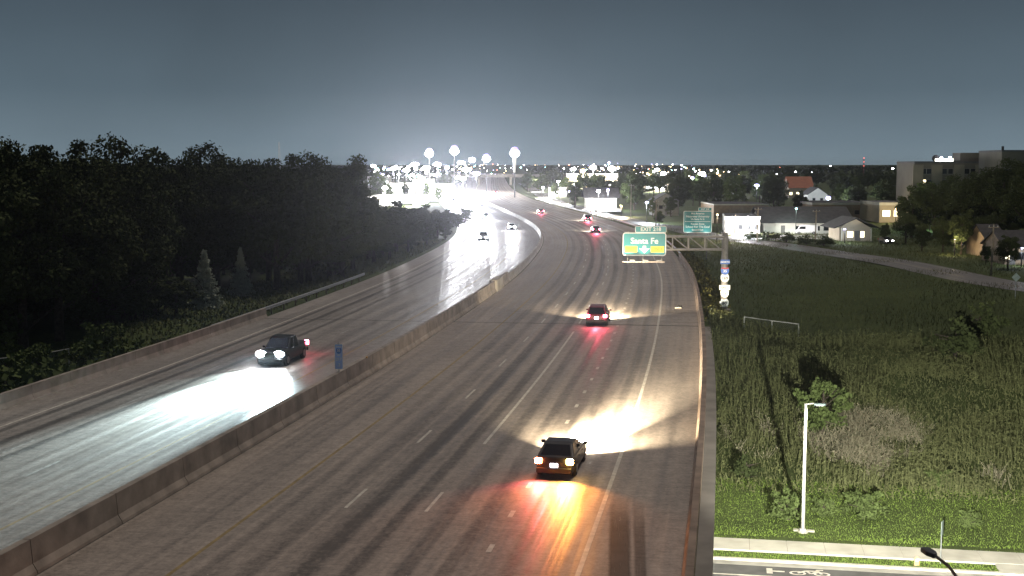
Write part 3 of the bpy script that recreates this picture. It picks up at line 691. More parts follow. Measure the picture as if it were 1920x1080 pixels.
marker(rect(1.05, .48), M_white, 539, 'EAST', M_blk, .30, 1)
marker(shield_us(), M_white, 550, '56', M_blk, .42); marker(shield_us(), M_white, 568.5, '50', M_blk, .42)
dl = at(1350, 598, 118.5); t = thing('delineator_post', 'thin white-topped delineator beside the foot of the gantry post', 'marker post', (dl.x, 118.5, gz(dl.x, 118.5)))
MB().box(0, 0, .5, .06, .03, 1.4).build('stake', M_steel, t); MB().box(0, -.03, 1.15, .13, .02, .22).build('reflector', M_white, t)

# second guide sign standing farther along the shoulder
p = at(1308, 416, 196); sg = thing('guide_sign', 'green seven-line guide sign standing beyond the gantry truss', 'road sign', (p.x, 196, gz(p.x, 196)), R(-6))
cz = p.z - sg.location.z
plate('guide_panel', 4.5, 3.45, .25, M_green, sg, (0, 0, cz), border=.09, bm_=M_white); plate('exit_tab', 2.1, .55, .08, M_green, sg, (1.15, 0, cz+2.02), border=.05, bm_=M_white)
text('EXIT 218', .34, M_white, sg, (1.15, -.012, cz+2.02), TX_, bold=.008)
for k, (s_, z_, q) in enumerate([('Mid America', 1.33, .40), ('Nazarene University', .86, .44), ('Via Santa Fe St', .42, .36), ('Kansas State', -.34, .42), ('School For The Deaf', -.80, .45), ('Second Exit', -1.28, .38)]):
    text(s_, q, M_white, sg, (0, -.012, cz+z_), TX_, bold=.008)
MB().prism(rect(4.0, .07), 'y', -.004, 0).build('divider_line', M_white, sg, loc=(0, -.008, cz+.05))
for dx in (-1.5, 1.5): MB().box(dx, .12, cz/2-.3, .18, .14, cz+3.4).build('post', M_dsteel, sg)
MB().box(0, -1.0, 0, 4.4, .3, .1).build('lamp_rail', M_green, sg, loc=(0, 0, cz-2.1)); 
for dx in (-1.4, 1.4):
    MB().tube((dx, .05, cz-1.95), (dx, -1.0, cz-2.1), .04, n=6).build('lamp_arm', M_gal, sg); lamp('SPOT', 'sign_light_beam', sg, (dx, -1.15, cz-1.95), 120, (.8, 1, .92), (R(145), 0, 0), R(120), .8, .1)

# blue reference marker on the median barrier
q = at(667, 700, 76.5); sm_ = s_of(76.5); bp_ = road(sm_, 0)
mm = thing('mile_marker', 'tall narrow blue mile marker sign on top of the median barrier', 'road sign', (bp_[0], bp_[1], 1.22), R(2))
MB().box(0, .05, .9, .06, .04, 1.9).build('post', M_steel, mm)
plate('panel', .5, 1.6, .06, mat('marker_blue', (.38, .56, .95), .35, .05), mm, (0, 0, .95), .015, border=.025, bm_=M_white)
for s_, z_, q in (('NORTH', 1.58, .10), ('35', 1.33, .22), ('MILE', 1.05, .11), ('217', .78, .25), ('.2', .42, .26)): text(s_, q, M_white, mm, (0, -.01, z_), TX_, bold=.004)
MB().prism([(a_*.5, b_*.5) for a_, b_ in shield_i()], 'y', -.009, -.007).build('route_shield', mat('shield_blue', (.10, .25, .7), .4), mm, loc=(0, 0, 1.33))
rf = road(s_of(82), .2); rfo = MB().box(0, 0, .05, .12, .06, .12).box(0, -.032, .05, .09, .006, .08).build('barrier_reflector', mat('amber_reflector', (.8, .45, .12), .3), loc=(rf[0]+.03, rf[1], 1.225)); tag(rfo, 'tiny amber reflector on the median barrier beyond the mile marker', 'reflector')
# scrap on the shoulder
db = at(1272, 588, 121.5); deb = thing('road_debris', 'small pale scrap with a dark shred lying on the right shoulder', 'debris', (db.x, 121.5, .004))
random.seed(3); MB().ball((0, 0, .06), .32, .16, .07, 9, 5, .35).build('pale_scrap', mat('scrap_pale', (.6, .55, .48), .8), deb); MB().ball((.12, .2, .14), .3, .12, .14, 8, 5, .4).build('rubber_shred', M_black, deb)

# ------------------------------------------------------------------ street lamps near the camera
M_alu = mat('pale_painted_pole', (.72, .70, .64), .45, .06, 3, 0, .1); M_dark = mat('dark_luminaire', (.03, .03, .035), .5, .1, 5); M_lens = glow('lamp_lens', (.92, 1, .82), 30)
pb = at(1505, 1005, 67.4); zb = gz(pb.x, 67.4); zt = at(1519, 757, 67.4).z - zb
sl = thing('street_lamp', 'white street lamp pole standing on the lawn with a short arm', 'street lamp', (pb.x, 67.4, zb), R(-10))
MB().tube((0, 0, 0), (0, 0, zt), .11, .075, 12).build('pole', M_alu, sl, smooth=True)
MB().tube((0, 0, -.35), (0, 0, .12), .3, .28, 12).build('footing', M_walk, sl); MB().box(0, 0, .16, .34, .34, .08).build('base_plate', M_alu, sl)
MB().box(-.25, .25, .05, .5, .35, .06).build('cover_slab', M_walk, sl); MB().box(.45, .2, .05, .4, .3, .06).build('cover_slab', M_walk, sl)
MB().tube((0, 0, zt-.03), (.42, -.15, zt+.06), .035, n=8).build('arm', M_alu, sl)
hd = MB().prism([(-.3, -.14), (.3, -.1), (.36, 0), (.3, .1), (-.3, .14)], 'z', -.05, .06).build('luminaire', mat('teal_grey_housing', (.16, .22, .22), .4, .1), sl, loc=(.72, -.24, zt+.03), bevel=.02); MB().box(0, 0, -.052, .4, .16, .01).build('lens', M_lens, sl, loc=(.72, -.24, zt+.03))
lamp('SPOT', 'lamp_beam', sl, (.72, -.24, zt-.08), 1300, (1, 1, .78), (0, 0, 0), R(165), .6, .12)
hp = at(1742, 1035, 36)
s2 = thing('street_lamp', 'dark cobra-head street lamp rising at the bottom right corner', 'street lamp', (hp.x+.35, hp.y-2.2, -6.5), 0)
hl = hp - Vector(s2.location)
MB().tube((0, 0, 0), (0, 0, hl.z-.5), .12, .08, 12).build('pole', M_dark, s2, smooth=True)
pv = [(0, 0, hl.z-.5), (-.12, .35, hl.z-.22), (hl.x*.45, hl.y*.5, hl.z-.06), (hl.x*.85, hl.y*.86, hl.z)]
am = MB()
for a_, b_ in zip(pv, pv[1:]): am.tube(a_, b_, .05, .045, 8)
am.build('arm', M_dark, s2)
hh = MB().prism([(-.33, -.08), (-.26, -.15), (.12, -.17), (.38, -.07), (.38, .07), (.12, .17), (-.26, .15), (-.33, .08)], 'z', -.08, .07).build('luminaire', M_dark, s2, loc=hl, bevel=.04); hh.rotation_euler.z = math.atan2(-hl.y, -hl.x)
MB().box(-.05, 0, -.075, .30, .18, .02).build('lens', M_lens, s2, loc=hl, rz=math.atan2(-hl.y, -hl.x))
lamp('SPOT', 'lamp_beam', s2, hl - Vector((0, 0, .14)), 230000, (1, .99, .86), (R(56), 0, R(-36)), R(118), .6, .15)
# street name sign, hydrant-like marker
p = Vector(st(11.75, -2.3, 0)); t = thing('street_sign', 'thin post with a narrow pale green street sign beside the footpath', 'road sign', (p.x, p.y, gz(p.x, p.y)), R(62))
MB().tube((0, 0, -.3), (0, 0, 2.25), .03, n=8).build('post', M_steel, t); plate('panel', .62, .75, .04, mat('sign_back', (.34, .42, .40), .4, .06), t, (0, -.04, 1.9), .012)
p = Vector(st(10.5, -2.75, 0)); t = thing('utility_marker', 'small orange-white utility marker in the grass verge', 'marker', (p.x, p.y, gz(p.x, p.y)), R(20))
MB().prism([(-.14, 0), (.14, 0), (.12, .42), (0, .5), (-.12, .42)], 'y', -.04, .04).build('body', mat('orange_plastic', (.75, .38, .22), .5), t); MB().box(0, -.045, .3, .22, .006, .12).build('band', M_white, t)

# ------------------------------------------------------------------ vehicles
M_glass = mat('car_glass', (.012, .013, .016), .08, .05, 3, spec=.6); M_tyre = mat('tyre_rubber', (.015, .015, .015), .9); M_rim = mat('alloy_rim', (.35, .35, .36), .35, .1, 5, 0, .7)
M_trim = mat('black_trim', (.02, .02, .02), .6)
def paint(name, c):
    m = mat(name, c, .42, .06, 2, spec=.3); m.node_tree.nodes['Principled BSDF'].inputs['Coat Weight'].default_value = .12; return m
def loft(sections, name, m, parent, smooth=True):
    """sections: list of (y, [(x,z)...]) rings from rear to front"""
    mb = MB(); w = len(sections[0][1])
    for y, ring_ in sections: mb.v += [(x, y, z) for x, z in ring_]
    for i in range(len(sections)-1):
        for j in range(w): a_, b_ = i*w+j, i*w+(j+1) % w; mb.f.append((a_, b_, b_+w, a_+w))
    mb.f.append(tuple(reversed(range(w)))); mb.f.append(tuple((len(sections)-1)*w+j for j in range(w)))
    o = mb.build(name, m, parent, smooth=True, bevel=.02); return o
CARS = {  # length, width, belt stations (y from rear, top z), cabin (rear base, rear top, front top, front base), roof z, wheels
 'sedan': dict(Lg=4.7, W=1.8, belt=[(0, .78), (.12, .98), (.9, 1.02), (1.9, .98), (3.2, .96), (4.2, .82), (4.6, .68), (4.7, .55)], cab=(.35, 1.15, 2.45, 3.45), roof=1.44, wh=(.95, 3.75), wr=.33, gc=.2),
 'suv': dict(Lg=4.75, W=1.9, belt=[(0, .95), (.08, 1.08), (.9, 1.1), (1.9, 1.08), (3.3, 1.06), (4.2, .98), (4.65, .82), (4.75, .6)], cab=(.08, .42, 2.55, 3.5), roof=1.74, wh=(.95, 3.75), wr=.37, gc=.26),
 'pickup': dict(Lg=5.8, W=2.0, belt=[(0, 1.05), (.05, 1.15), (1.0, 1.15), (1.95, 1.15), (2.1, 1.16), (4.2, 1.14), (5.2, 1.1), (5.7, .98), (5.8, .65)], cab=(2.0, 2.2, 3.5, 4.35), roof=1.9, wh=(1.2, 4.75), wr=.4, gc=.33),
}
def car(kind, label, cat, pm, x, y, rz, head=None, tail=None, group=None, z=.004, plate_light=False, signal=False, detail=True):
    d = CARS[kind]; Lg, W = d['Lg'], d['W']; hw = W/2; gc = d['gc']
    root = thing({'sedan': 'car', 'suv': 'suv', 'pickup': 'pickup_truck'}[kind], label, cat, (x, y, z), rz, group)
    secs = []
    for yy, zt_ in d['belt']:
        e = min(1, min(yy, Lg-yy)/.35); w_ = hw*(.86 + .14*e); zl = gc + .1*(1-e)
        secs.append((yy - Lg/2, [(-w_*.93, zl), (w_*.93, zl), (w_, zl+.14), (w_, zt_-.3), (w_*.965, zt_-.06), (w_*.86, zt_), (-w_*.86, zt_), (-w_*.965, zt_-.06), (-w_, zt_-.3), (-w_, zl+.14)]))
    loft(secs, 'body', pm, root)
    rb, rt, ft, fb = d['cab']; zr = d['roof']; zb_ = 1.0 if kind == 'sedan' else 1.08 if kind == 'suv' else 1.13
    bw, tw = hw*.93, hw*.72
    A = lambda y_, w_, z_: [(-w_, y_-Lg/2, z_), (w_, y_-Lg/2, z_)]
    cb = MB(); cb.v = A(rb, bw, zb_-.06) + A(rt, tw, zr-.05) + A(rt+.25, tw*.97, zr) + A(ft-.3, tw*.97, zr) + A(ft, tw, zr-.06) + A(fb, bw, zb_-.08)
    cb.f = [(0, 1, 3, 2), (2, 3, 5, 4), (4, 5, 7, 6), (6, 7, 9, 8), (8, 9, 11, 10), (0, 2, 4, 6, 8, 10), (11, 9, 7, 5, 3, 1)]
    cb.build('cabin', pm, root, bevel=.03)
    # panes laid a little proud of the cabin
    def pane(pts, name='window'):
        c = sum((Vector(p_) for p_ in pts), Vector())/len(pts); nrm = (Vector(pts[1])-Vector(pts[0])).cross(Vector(pts[2])-Vector(pts[0])).normalized()
        ctr = Vector((0, c.y, zb_)); nrm = nrm if nrm.dot(c-ctr) > 0 else -nrm
        P_ = [c + (Vector(p_)-c)*.86 + nrm*.012 for p_ in pts]; Q_ = [q_ - nrm*.02 for q_ in P_]; mb = MB(); k = len(P_); mb.v = [tuple(v_) for v_ in P_+Q_]; mb.f = [tuple(range(k))] + [(i_, i_+k, (i_+1) % k+k, (i_+1) % k) for i_ in range(k)]
        mb.build(name, M_glass, root)
    v = cb.v
    pane([v[0], v[1], v[3], v[2]], 'rear_window'); pane([v[8], v[9], v[11], v[10]], 'windscreen')
    if detail:
        for sgn in (0, 1):
            lo = lambda t_: tuple(Vector(v[0+sgn]).lerp(Vector(v[10+sgn]), t_)); hi = lambda t_: tuple(Vector(v[2+sgn]).lerp(Vector(v[8+sgn]), t_))
            pane([lo(.06), lo(.48), hi(.48), hi(.05)], 'side_window'); pane([lo(.52), lo(.93), hi(.93), hi(.52)], 'side_window')
            sx_ = -1 if sgn == 0 else 1
            MB().box(sx_*(hw+.1), fb-Lg/2-.45, zb_+.06, .2, .12, .15).build('mirror', pm, root, bevel=.03)
            for yy in (Lg*.36, Lg*.6): MB().box(sx_*(hw+.012), yy-Lg/2, zb_-.22, .03, .2, .035).build('door_handle', M_trim, root)
    for yy in d['wh']:
        for sx_ in (-1, 1):
            wt = MB().tube((-.11, 0, 0), (.11, 0, 0), d['wr'], n=18).build('wheel', M_tyre, root, loc=(sx_*(hw-.1), yy-Lg/2, d['wr']), bevel=.03)
            MB().tube((0, 0, 0), (sx_*.125, 0, 0), d['wr']*.62, n=12).build('rim', M_rim, wt)
            MB().tube((sx_*(hw-.2), yy-Lg/2, d['wr']), (sx_*(hw-.02), yy-Lg/2, d['wr']), d['wr']+.07, n=18).build('wheel_arch', M_trim, root)
    zt_ = d['belt'][1][1]
    MB().box(0, -Lg/2-.03, gc+.2, W*.9, .16, .24).build('rear_bumper', M_trim, root, bevel=.04); MB().box(0, Lg/2-.02, gc+.16, W*.88, .16, .26).build('front_bumper', M_trim, root, bevel=.04)
    MB().box(0, Lg/2-.04, .62 if kind != 'pickup' else .85, W*.46, .06, .18 if kind != 'pickup' else .34).build('grille', M_trim, root, bevel=.02)
    for sx_ in (-1, 1):
        hm = head[0] if head else M_rim; th_ = tail[0] if tail else M_red
        MB().ball((0, 0, 0), *((.37, .11, .24) if kind == 'pickup' else (.25, .09, .14)), 10, 6).build('headlight', hm, root, loc=(sx_*hw*.68, Lg/2-.08, .70 if kind == 'sedan' else .80 if kind == 'suv' else .93))
        tm_ = th_
        if signal and sx_ == 1: tm_ = glow('turn_signal', (1, .62, .14), 110, True)
        MB().box(0, .03, 0, .32, .16, .25 if kind != 'pickup' else .34).build('taillight', tm_, root, loc=(sx_*hw*.80, -Lg/2-.01, zt_-.16), bevel=.04)
    MB().box(0, -Lg/2-.02, zt_-.34, .34, .05, .16).build('number_plate', glow('plate_glow', (.95, .9, 1), 14) if plate_light else M_white, root)
    return root
def beams(root, kind, color, near, far, aim=-2.0, yaw=0, spread=70, cone=20):
    d = CARS[kind]; h_ = .70 if kind == 'sedan' else .80 if kind == 'suv' else .93
    for sx_ in (-1, 1):
        pos = (sx_*d['W']/2*.68, d['Lg']/2+.12, h_)
        lamp('SPOT', 'headlight_beam', root, pos, near, color, (R(90-9), 0, R(yaw)), R(spread), .9, .06)
        lamp('SPOT', 'headlight_beam', root, pos, far, color, (R(90+aim), 0, R(yaw)), R(cone), 1.0, .06)
HL_c = (glow('headlight_cool', (.86, .92, 1), 300),); HL_w = (glow('headlight_warm', (1, .93, .8), 120),); HL_f = (glow('headlight_far', (.97, .97, 1), 900),)
TL = (glow('taillight_red', (1, .08, .14), 90, True),); TL_hot = (glow('taillight_orange', (1, .22, .06), 90, True),); TL_dim = (glow('taillight_dim', (1, .05, .08), 8),)
def put(s, n): p_ = road(s, n); return p_[0], p_[1]
P_dark = paint('charcoal_paint', (.022, .02, .02)); P_red = paint('dark_red_paint', (.16, .03, .04)); P_blk = paint('black_paint', (.010, .010, .012)); P_sil = paint('silver_paint', (.4, .4, .42)); P_wht = paint('white_paint', (.7, .7, .7))
sA = s_of(59.5); x, y = put(sA, 16.35)
cA = car('sedan', 'dark car signalling right with glowing tail lamps in the exit lane', 'car', P_dark, x, y, heading(sA)+R(-1.5), HL_w, TL_hot, None, plate_light=True, signal=True)
beams(cA, 'sedan', (1, .86, .62), 26000, 420000, -7, -9, 105, 24)
lamp('SPOT', 'tail_glow', cA, (.55, -2.55, .8), 3600, (1, .36, .07), (R(-62), 0, 0), R(120), 1, .1); lamp('SPOT', 'tail_glow', cA, (-.6, -2.55, .8), 1100, (1, .12, .14), (R(-62), 0, 0), R(120), 1, .1)
sB = s_of(112); x, y = put(sB, 13.5)
cB = car('suv', 'red-lit sport utility vehicle driving away near the bridge joint', 'suv', P_red, x, y, heading(sB), HL_w, TL, None, plate_light=True)
beams(cB, 'suv', (1, .84, .60), 20000, 90000, -7, 0, 115, 22)
lamp('SPOT', 'tail_glow', cB, (0, -2.6, .9), 500, (1, .1, .16), (R(-60), 0, 0), R(130), 1, .1)
sC = s_of(87.2); x, y = put(sC, -7.5)
cC = car('pickup', 'dark pickup with two dazzling headlights approaching on the left carriageway', 'pickup', P_blk, x, y, heading(sC)+math.pi, HL_c, TL, None)
beams(cC, 'pickup', (.72, .95, 1), 12000, 330000, -2.6, 0, 72, 26)
for k, (Y, n, kd, pm) in enumerate([(233, -11, 'suv', P_sil), (275, -5.6, 'sedan', P_wht), (330, -9.3, 'suv', P_sil), (405, -5.7, 'sedan', P_sil), (470, -12.8, 'pickup', P_wht), (560, -6, 'suv', P_dark), (680, -9.5, 'sedan', P_sil)]):
    s = s_of(Y); x, y = put(s, n)
    c = car(kd, ['silver suv with dazzling headlights leading the oncoming traffic', 'white car in the inner lane second in the oncoming glare', 'silver suv in the middle lane third in the oncoming glare', 'silver car in the inner lane, fourth of the oncoming traffic', 'white pickup in the outer lane of the oncoming traffic', 'charcoal suv deep in the oncoming headlight glare', 'farthest silver car of the oncoming traffic'][k], 'car', pm, x, y, heading(s)+math.pi, HL_f, TL_dim, 'oncoming vehicles on the far left carriageway', detail=False)
    fw = math.atan2(math.cos(c.rotation_euler.z), -math.sin(c.rotation_euler.z)); yw = math.degrees((math.atan2(-y, -x)-fw+math.pi) % (2*math.pi)-math.pi); yw = max(-5, min(5, yw)) if k > 1 else 0
    beams(c, kd, (.94, .95, 1), (3500, 7000, 26000, 40000, 40000, 40000, 40000)[k], (14000, 50000, 400000, 600000, 600000, 800000, 800000)[k], (-2, -1, .8, .8, .8, .6, .6)[k], yw, 80, (10, 8, 7, 7, 7, 6, 6)[k])
for k, (Y, n, kd, pm, lab) in enumerate([(262, 12, 'sedan', P_dark, 'dark car driving away with red tail lamps past the curve'), (315, 16, 'suv', P_blk, 'black suv driving away beyond the curve, second of the receding traffic'), (368, 9.5, 'sedan', P_red, 'red-lit car driving away left of the frontage road bend'), (640, 10, 'suv', P_dark, 'farthest receding suv with faint tail lamps')]):
    s = s_of(Y); x, y = put(s, n)
    c = car(kd, lab, 'car', pm, x, y, heading(s), HL_w, TL, 'receding vehicles on the far right carriageway', detail=False)
    beams(c, kd, (1, .92, .82), 12000, 30000, -2.0, 0, 110); lamp('SPOT', 'tail_glow', c, (0, -2.6, .9), 1500, (1, .1, .18), (R(-60), 0, 0), R(130), 1, .1)
for k, (i, sgn, lab) in enumerate([(int(np.argmin(abs(FP[:, 1]-405))), 1, 'bright car coming along the frontage road near the shops'), (int(np.argmin(abs(FP[:, 1]-560))), 1, 'distant car with headlights on the frontage road beyond the bend')]):
    p_ = FP[i] + FN[i]*(-1.9); rz = math.atan2(-FT[i][0], FT[i][1]) + math.pi
    c = car('sedan', lab, 'car', P_sil, p_[0], p_[1], rz, HL_f, TL_dim, z=gz(*FP[i])+.16, detail=False); beams(c, 'sedan', (1, .93, .80), 20000, 90000, -1.0, 0, 90)
# ------------------------------------------------------------------ the town: buildings
M_wallw = mat('white_render', (.62, .60, .54), .8, .1, .4, .1); M_wallc = mat('cream_render', (.46, .40, .30), .8, .1, .4, .1); M_wallb = mat('tan_brick', (.34, .25, .17), .85, .15, 1.2, .2)
M_roof = mat('dark_shingles', (.045, .043, .045), .9, .25, 1.0, .3); M_roofg = mat('grey_roof', (.11, .11, .115), .85, .2, .6); M_fas = mat('pale_fascia', (.6, .58, .5), .7, .1, .6); M_oroof = mat('orange_tile_roof', (.42, .13, .05), .8, .15, .8)
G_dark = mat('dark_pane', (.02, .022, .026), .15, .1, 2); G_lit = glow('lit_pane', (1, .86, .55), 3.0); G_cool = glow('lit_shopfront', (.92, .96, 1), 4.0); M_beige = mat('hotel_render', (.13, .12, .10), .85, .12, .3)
M_frame = mat('window_frame', (.25, .24, .22), .6)
def window(parent, x, z, w, h, m, y=-.02):
    fr_ = MB().box(0, 0, h/2-.04, w, .08, .08).box(0, 0, -h/2+.04, w, .12, .08).box(-w/2+.04, 0, 0, .08, .08, h-.16).box(w/2-.04, 0, 0, .08, .08, h-.16).build('window', M_frame, parent, loc=(x, y, z))
    MB().box(0, .012, 0, w-.16, .03, h-.16).build('pane', m, fr_); return fr_
def building(label, cat, name, px0, px1, Y, h, depth, wm, roof='flat', rm=None, wins=(), rz=0, z=None, over=.3, pitch=.35, parapet=.35, rim=None):
    x0, x1 = xat(px0, Y), xat(px1, Y); w = x1-x0; cx = (x0+x1)/2; g_ = gz(cx, Y+depth/2) if z is None else z
    t = thing(name, label, cat, (cx, Y, g_), rz); rm = rm or M_roofg
    MB().box(0, depth/2, h/2-.25, w, depth, h+.5).build('wall', wm, t)
    if roof == 'flat':
        MB().box(0, depth/2, h+parapet/2, w+.2, depth+.2, parapet).build('roof', rim or M_fas, t)
        MB().box(0, depth/2, h+parapet+.02, w-.4, depth-.4, .04).build('roof_membrane', rm, t)
    elif roof == 'gable_x':        # ridge along x, slope faces the camera
        r_ = pitch*depth/2; o_ = over
        MB().prism([(-o_, h-.1), (-o_, h+.06), (depth/2, h+r_+.1), (depth+o_, h+.06), (depth+o_, h-.1), (depth/2, h+r_-.1)], 'x', -w/2-o_, w/2+o_).build('roof', rm, t)
        MB().prism([(0, h), (depth/2, h+r_-.12), (depth, h)], 'x', -w/2+.05, w/2-.05).build('gable', wm, t)
    else:                          # gable end faces the camera
        r_ = pitch*w/2; o_ = over
        MB().prism([(-w/2-o_, h-.15), (0, h+r_-.12), (w/2+o_, h-.15), (w/2+o_, h+.02), (0, h+r_+.12), (-w/2-o_, h+.02)], 'y', -o_, depth+o_).build('roof', rm, t)
        MB().prism([(-w/2, h), (0, h+r_-.14), (w/2, h)], 'y', .04, depth-.04).build('gable', wm, t)
    for (fx, fz, ww, wh, m_) in wins: window(t, fx*w/2, fz, ww, wh, m_)
    return t, w
def row(n, z, ww, wh, m_, a=-.85, b=.85): return [(a+(b-a)*k/max(1, n-1), z, ww, wh, m_) for k in range(n)]
def door(t, x, w=1.0, h=2.2, m=None):
    d = MB().box(0, 0, h/2, w, .08, h).build('door', m or M_dsteel, t, loc=(x, -.03, 0)); MB().box(w*.35, -.06, h*.48, .05, .06, .14).build('handle', M_steel, d)
WARM = (1, .90, .68); COOL = (.88, .95, 1); WHITE = (1, .97, .92)
# right: low commercial buildings by the frontage road
b1, w1 = building('long low white building with dark shingle roof behind the hedges', 'building', 'commercial_building', 1432, 1596, 300, 2.9, 17, M_wallw, 'gable_x', M_roof, row(6, 1.5, 1.4, 1.2, G_dark, -.2, .85), over=.9, pitch=.42)
door(b1, -6); MB().box(0, -.03, 2.7, w1, .06, .3).build('fascia', M_fas, b1)
b2, w2 = building('white floodlit wing left of the long shingle-roofed building', 'building', 'commercial_building', 1360, 1424, 292, 3.9, 20, M_wallw, 'flat', M_roofg, row(3, 1.8, 1.1, 1.2, G_dark, -.1, .8), rz=R(-8))
door(b2, -2.4, 1.0, 2.3)
b3, w3 = building('dark-roofed gabled entrance building with lit porch by the drive', 'building', 'gabled_building', 1574, 1632, 268, 2.9, 9, M_wallc, 'gable_y', M_roof, [(-.3, 1.4, 1.5, 1.5, G_lit), (.45, 1.4, 1.3, 1.5, G_lit)], over=1.6, pitch=.62); door(b3, .6, 1.2, 2.2)
for dx in (-3.2, 3.2): MB().box(dx, -1.3, 1.4, .2, .2, 2.8).build('porch_post', M_fas, b3)
b4, w4 = building('wide flat-roofed building with pale fascia behind the shingle roof', 'building', 'commercial_building', 1522, 1640, 385, 4.3, 25, M_wallb, 'flat', M_roof, row(5, 2, 1.6, 1.4, G_dark), parapet=.7)
b5, w5 = building('yellow-lit end of a flat-roofed store beyond the gabled building', 'building', 'store', 1648, 1706, 360, 5.0, 20, M_wallc, 'flat', M_roofg, [(-.55, 2.6, 2.4, 2.0, G_lit), (.05, 2.6, 1.2, 2.0, G_lit), (.6, 2.6, 1.6, 2.0, G_lit)], parapet=.8)
b6, _w = building('grey flat-roofed shed behind the green guide sign', 'building', 'shed', 1338, 1440, 350, 5.2, 24, M_wallb, 'flat', M_roof, row(4, 2.2, 1.4, 1.2, G_dark))
b7, _w = building('small pale gabled house lit by a lamp among the trees', 'house', 'house', 1514, 1550, 470, 5.6, 12, M_wallw, 'gable_y', M_roof, [(-.4, 3.6, 1.2, 1.3, G_dark), (.4, 3.6, 1.2, 1.3, G_dark), (-.4, 1.4, 1.2, 1.3, G_dark)], pitch=.7); door(b7, 1.5)
b8, _w = building('low building with orange tiled roof among distant trees', 'building', 'tiled_roof_building', 1478, 1524, 620, 5.2, 14, M_wallc, 'gable_x', M_oroof, row(4, 2.4, 1.6, 1.5, G_lit), pitch=.8)
b9, _w = building('grey gabled house beside the big round tree', 'house', 'house', 1226, 1272, 405, 5.0, 14, mat('grey_siding', (.24, .24, .22), .8, .15, .8), 'gable_y', M_roofg, [(-.45, 2.9, 1.4, 1.3, G_dark), (.45, 2.9, 1.4, 1.3, G_dark)], pitch=.6); door(b9, 0)
b10, w10 = building('brightly lit shop with white columns by the frontage road', 'shop', 'shop', 1100, 1156, 452, 4.4, 14, M_wallw, 'gable_x', M_roof, row(5, 1.9, 1.5, 2.4, G_cool, -.8, .8), pitch=.5, over=1.2)
for k in range(4): MB().box(-4.5+k*3, -1.1, 2.0, .35, .35, 4.0).build('column', M_white, b10)
b11, _w = building('low white building far along the frontage road', 'building', 'shop', 1030, 1062, 640, 4.5, 16, M_wallw, 'flat', M_roofg, row(4, 2, 1.6, 1.8, G_cool))
b12, _w = building('broad tan big-box store under floodlights at the horizon', 'store', 'big_box_store', 1062, 1158, 900, 10, 60, M_wallc, 'flat', M_roofg, row(4, 3.2, 5, 3, G_cool, -.6, .6), parapet=.9)
b13, _w = building('tall tan lit store block right of the big-box store', 'store', 'big_box_store', 1204, 1254, 800, 9.5, 40, M_wallc, 'flat', M_roofg, row(3, 3, 4, 2.6, G_cool, -.5, .6), parapet=.9)
# hotel and its neighbour above the right-hand trees
hw_ = []
for fl in range(5):
    for k, fx in enumerate((-.78, -.66, -.30, -.16, .22, .36, .68, .80)): hw_.append((fx, 2.2+fl*3.1, 1.5, 1.6, G_lit if (fl, k) in ((3, 0), (1, 3)) else G_dark))
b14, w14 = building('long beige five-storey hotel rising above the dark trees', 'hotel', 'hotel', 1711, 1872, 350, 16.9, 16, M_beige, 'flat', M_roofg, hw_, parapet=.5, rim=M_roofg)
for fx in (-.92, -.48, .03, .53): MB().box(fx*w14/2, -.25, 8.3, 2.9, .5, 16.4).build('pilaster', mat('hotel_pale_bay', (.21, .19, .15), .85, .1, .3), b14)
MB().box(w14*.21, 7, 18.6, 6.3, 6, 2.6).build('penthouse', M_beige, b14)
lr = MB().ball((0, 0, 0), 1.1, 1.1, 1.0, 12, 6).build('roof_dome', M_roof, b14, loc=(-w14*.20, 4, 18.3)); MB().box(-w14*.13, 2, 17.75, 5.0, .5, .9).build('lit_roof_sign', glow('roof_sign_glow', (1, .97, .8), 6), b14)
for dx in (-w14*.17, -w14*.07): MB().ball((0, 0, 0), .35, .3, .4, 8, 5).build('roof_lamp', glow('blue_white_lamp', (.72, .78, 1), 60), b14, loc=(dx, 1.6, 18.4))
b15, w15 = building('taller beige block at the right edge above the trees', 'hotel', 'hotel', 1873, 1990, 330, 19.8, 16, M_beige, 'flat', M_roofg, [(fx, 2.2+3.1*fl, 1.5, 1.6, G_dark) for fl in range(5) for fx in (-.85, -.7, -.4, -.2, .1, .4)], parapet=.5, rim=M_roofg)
MB().tube((0, 0, 0), (0, 0, 1.2), .35, n=8).build('roof_vent', M_roof, b15, loc=(-w15*.37, 5, 20.2))
# houses at the right among the big trees
b16, _w = building('dark-roofed bungalow behind the lit yard tree', 'house', 'house', 1852, 1888, 222, 3.0, 10, M_wallb, 'gable_x', M_roof, row(3, 1.6, 1.2, 1.1, G_dark), pitch=.55)
b17, _w = building('porch-lit house at the right edge below the dark trees', 'house', 'house', 1886, 1960, 205, 3.0, 10, M_wallb, 'gable_x', M_roof, [(-.8, 1.5, 1.3, 1.3, G_lit), (-.2, 1.5, 1.3, 1.3, G_dark)], pitch=.5); door(b17, -2)
# left: floodlit commercial strip beyond the wood
for k, (a_, c_, Y, h_, lab) in enumerate([(718, 772, 640, 6.0, 'white floodlit showroom at the left of the distant commercial strip'), (775, 812, 700, 7.5, 'tall white floodlit showroom in the middle of the commercial strip'), (805, 850, 600, 5.0, 'long white lit store nearest the oncoming glare'), (700, 745, 470, 3.6, 'low white lit building just above the scrub'), (748, 768, 500, 3.2, 'small white lit shed above the scrub'), (690, 730, 900, 7, 'far pale store at the edge of the wood'), (775, 800, 480, 3.0, 'small bright kiosk above the scrub')]):
    building(lab, 'store', 'store', a_, c_, Y, h_, 18, M_wallw, 'flat', M_fas, row(4, h_*.4, 1.8, h_*.45, G_cool), parapet=.6)
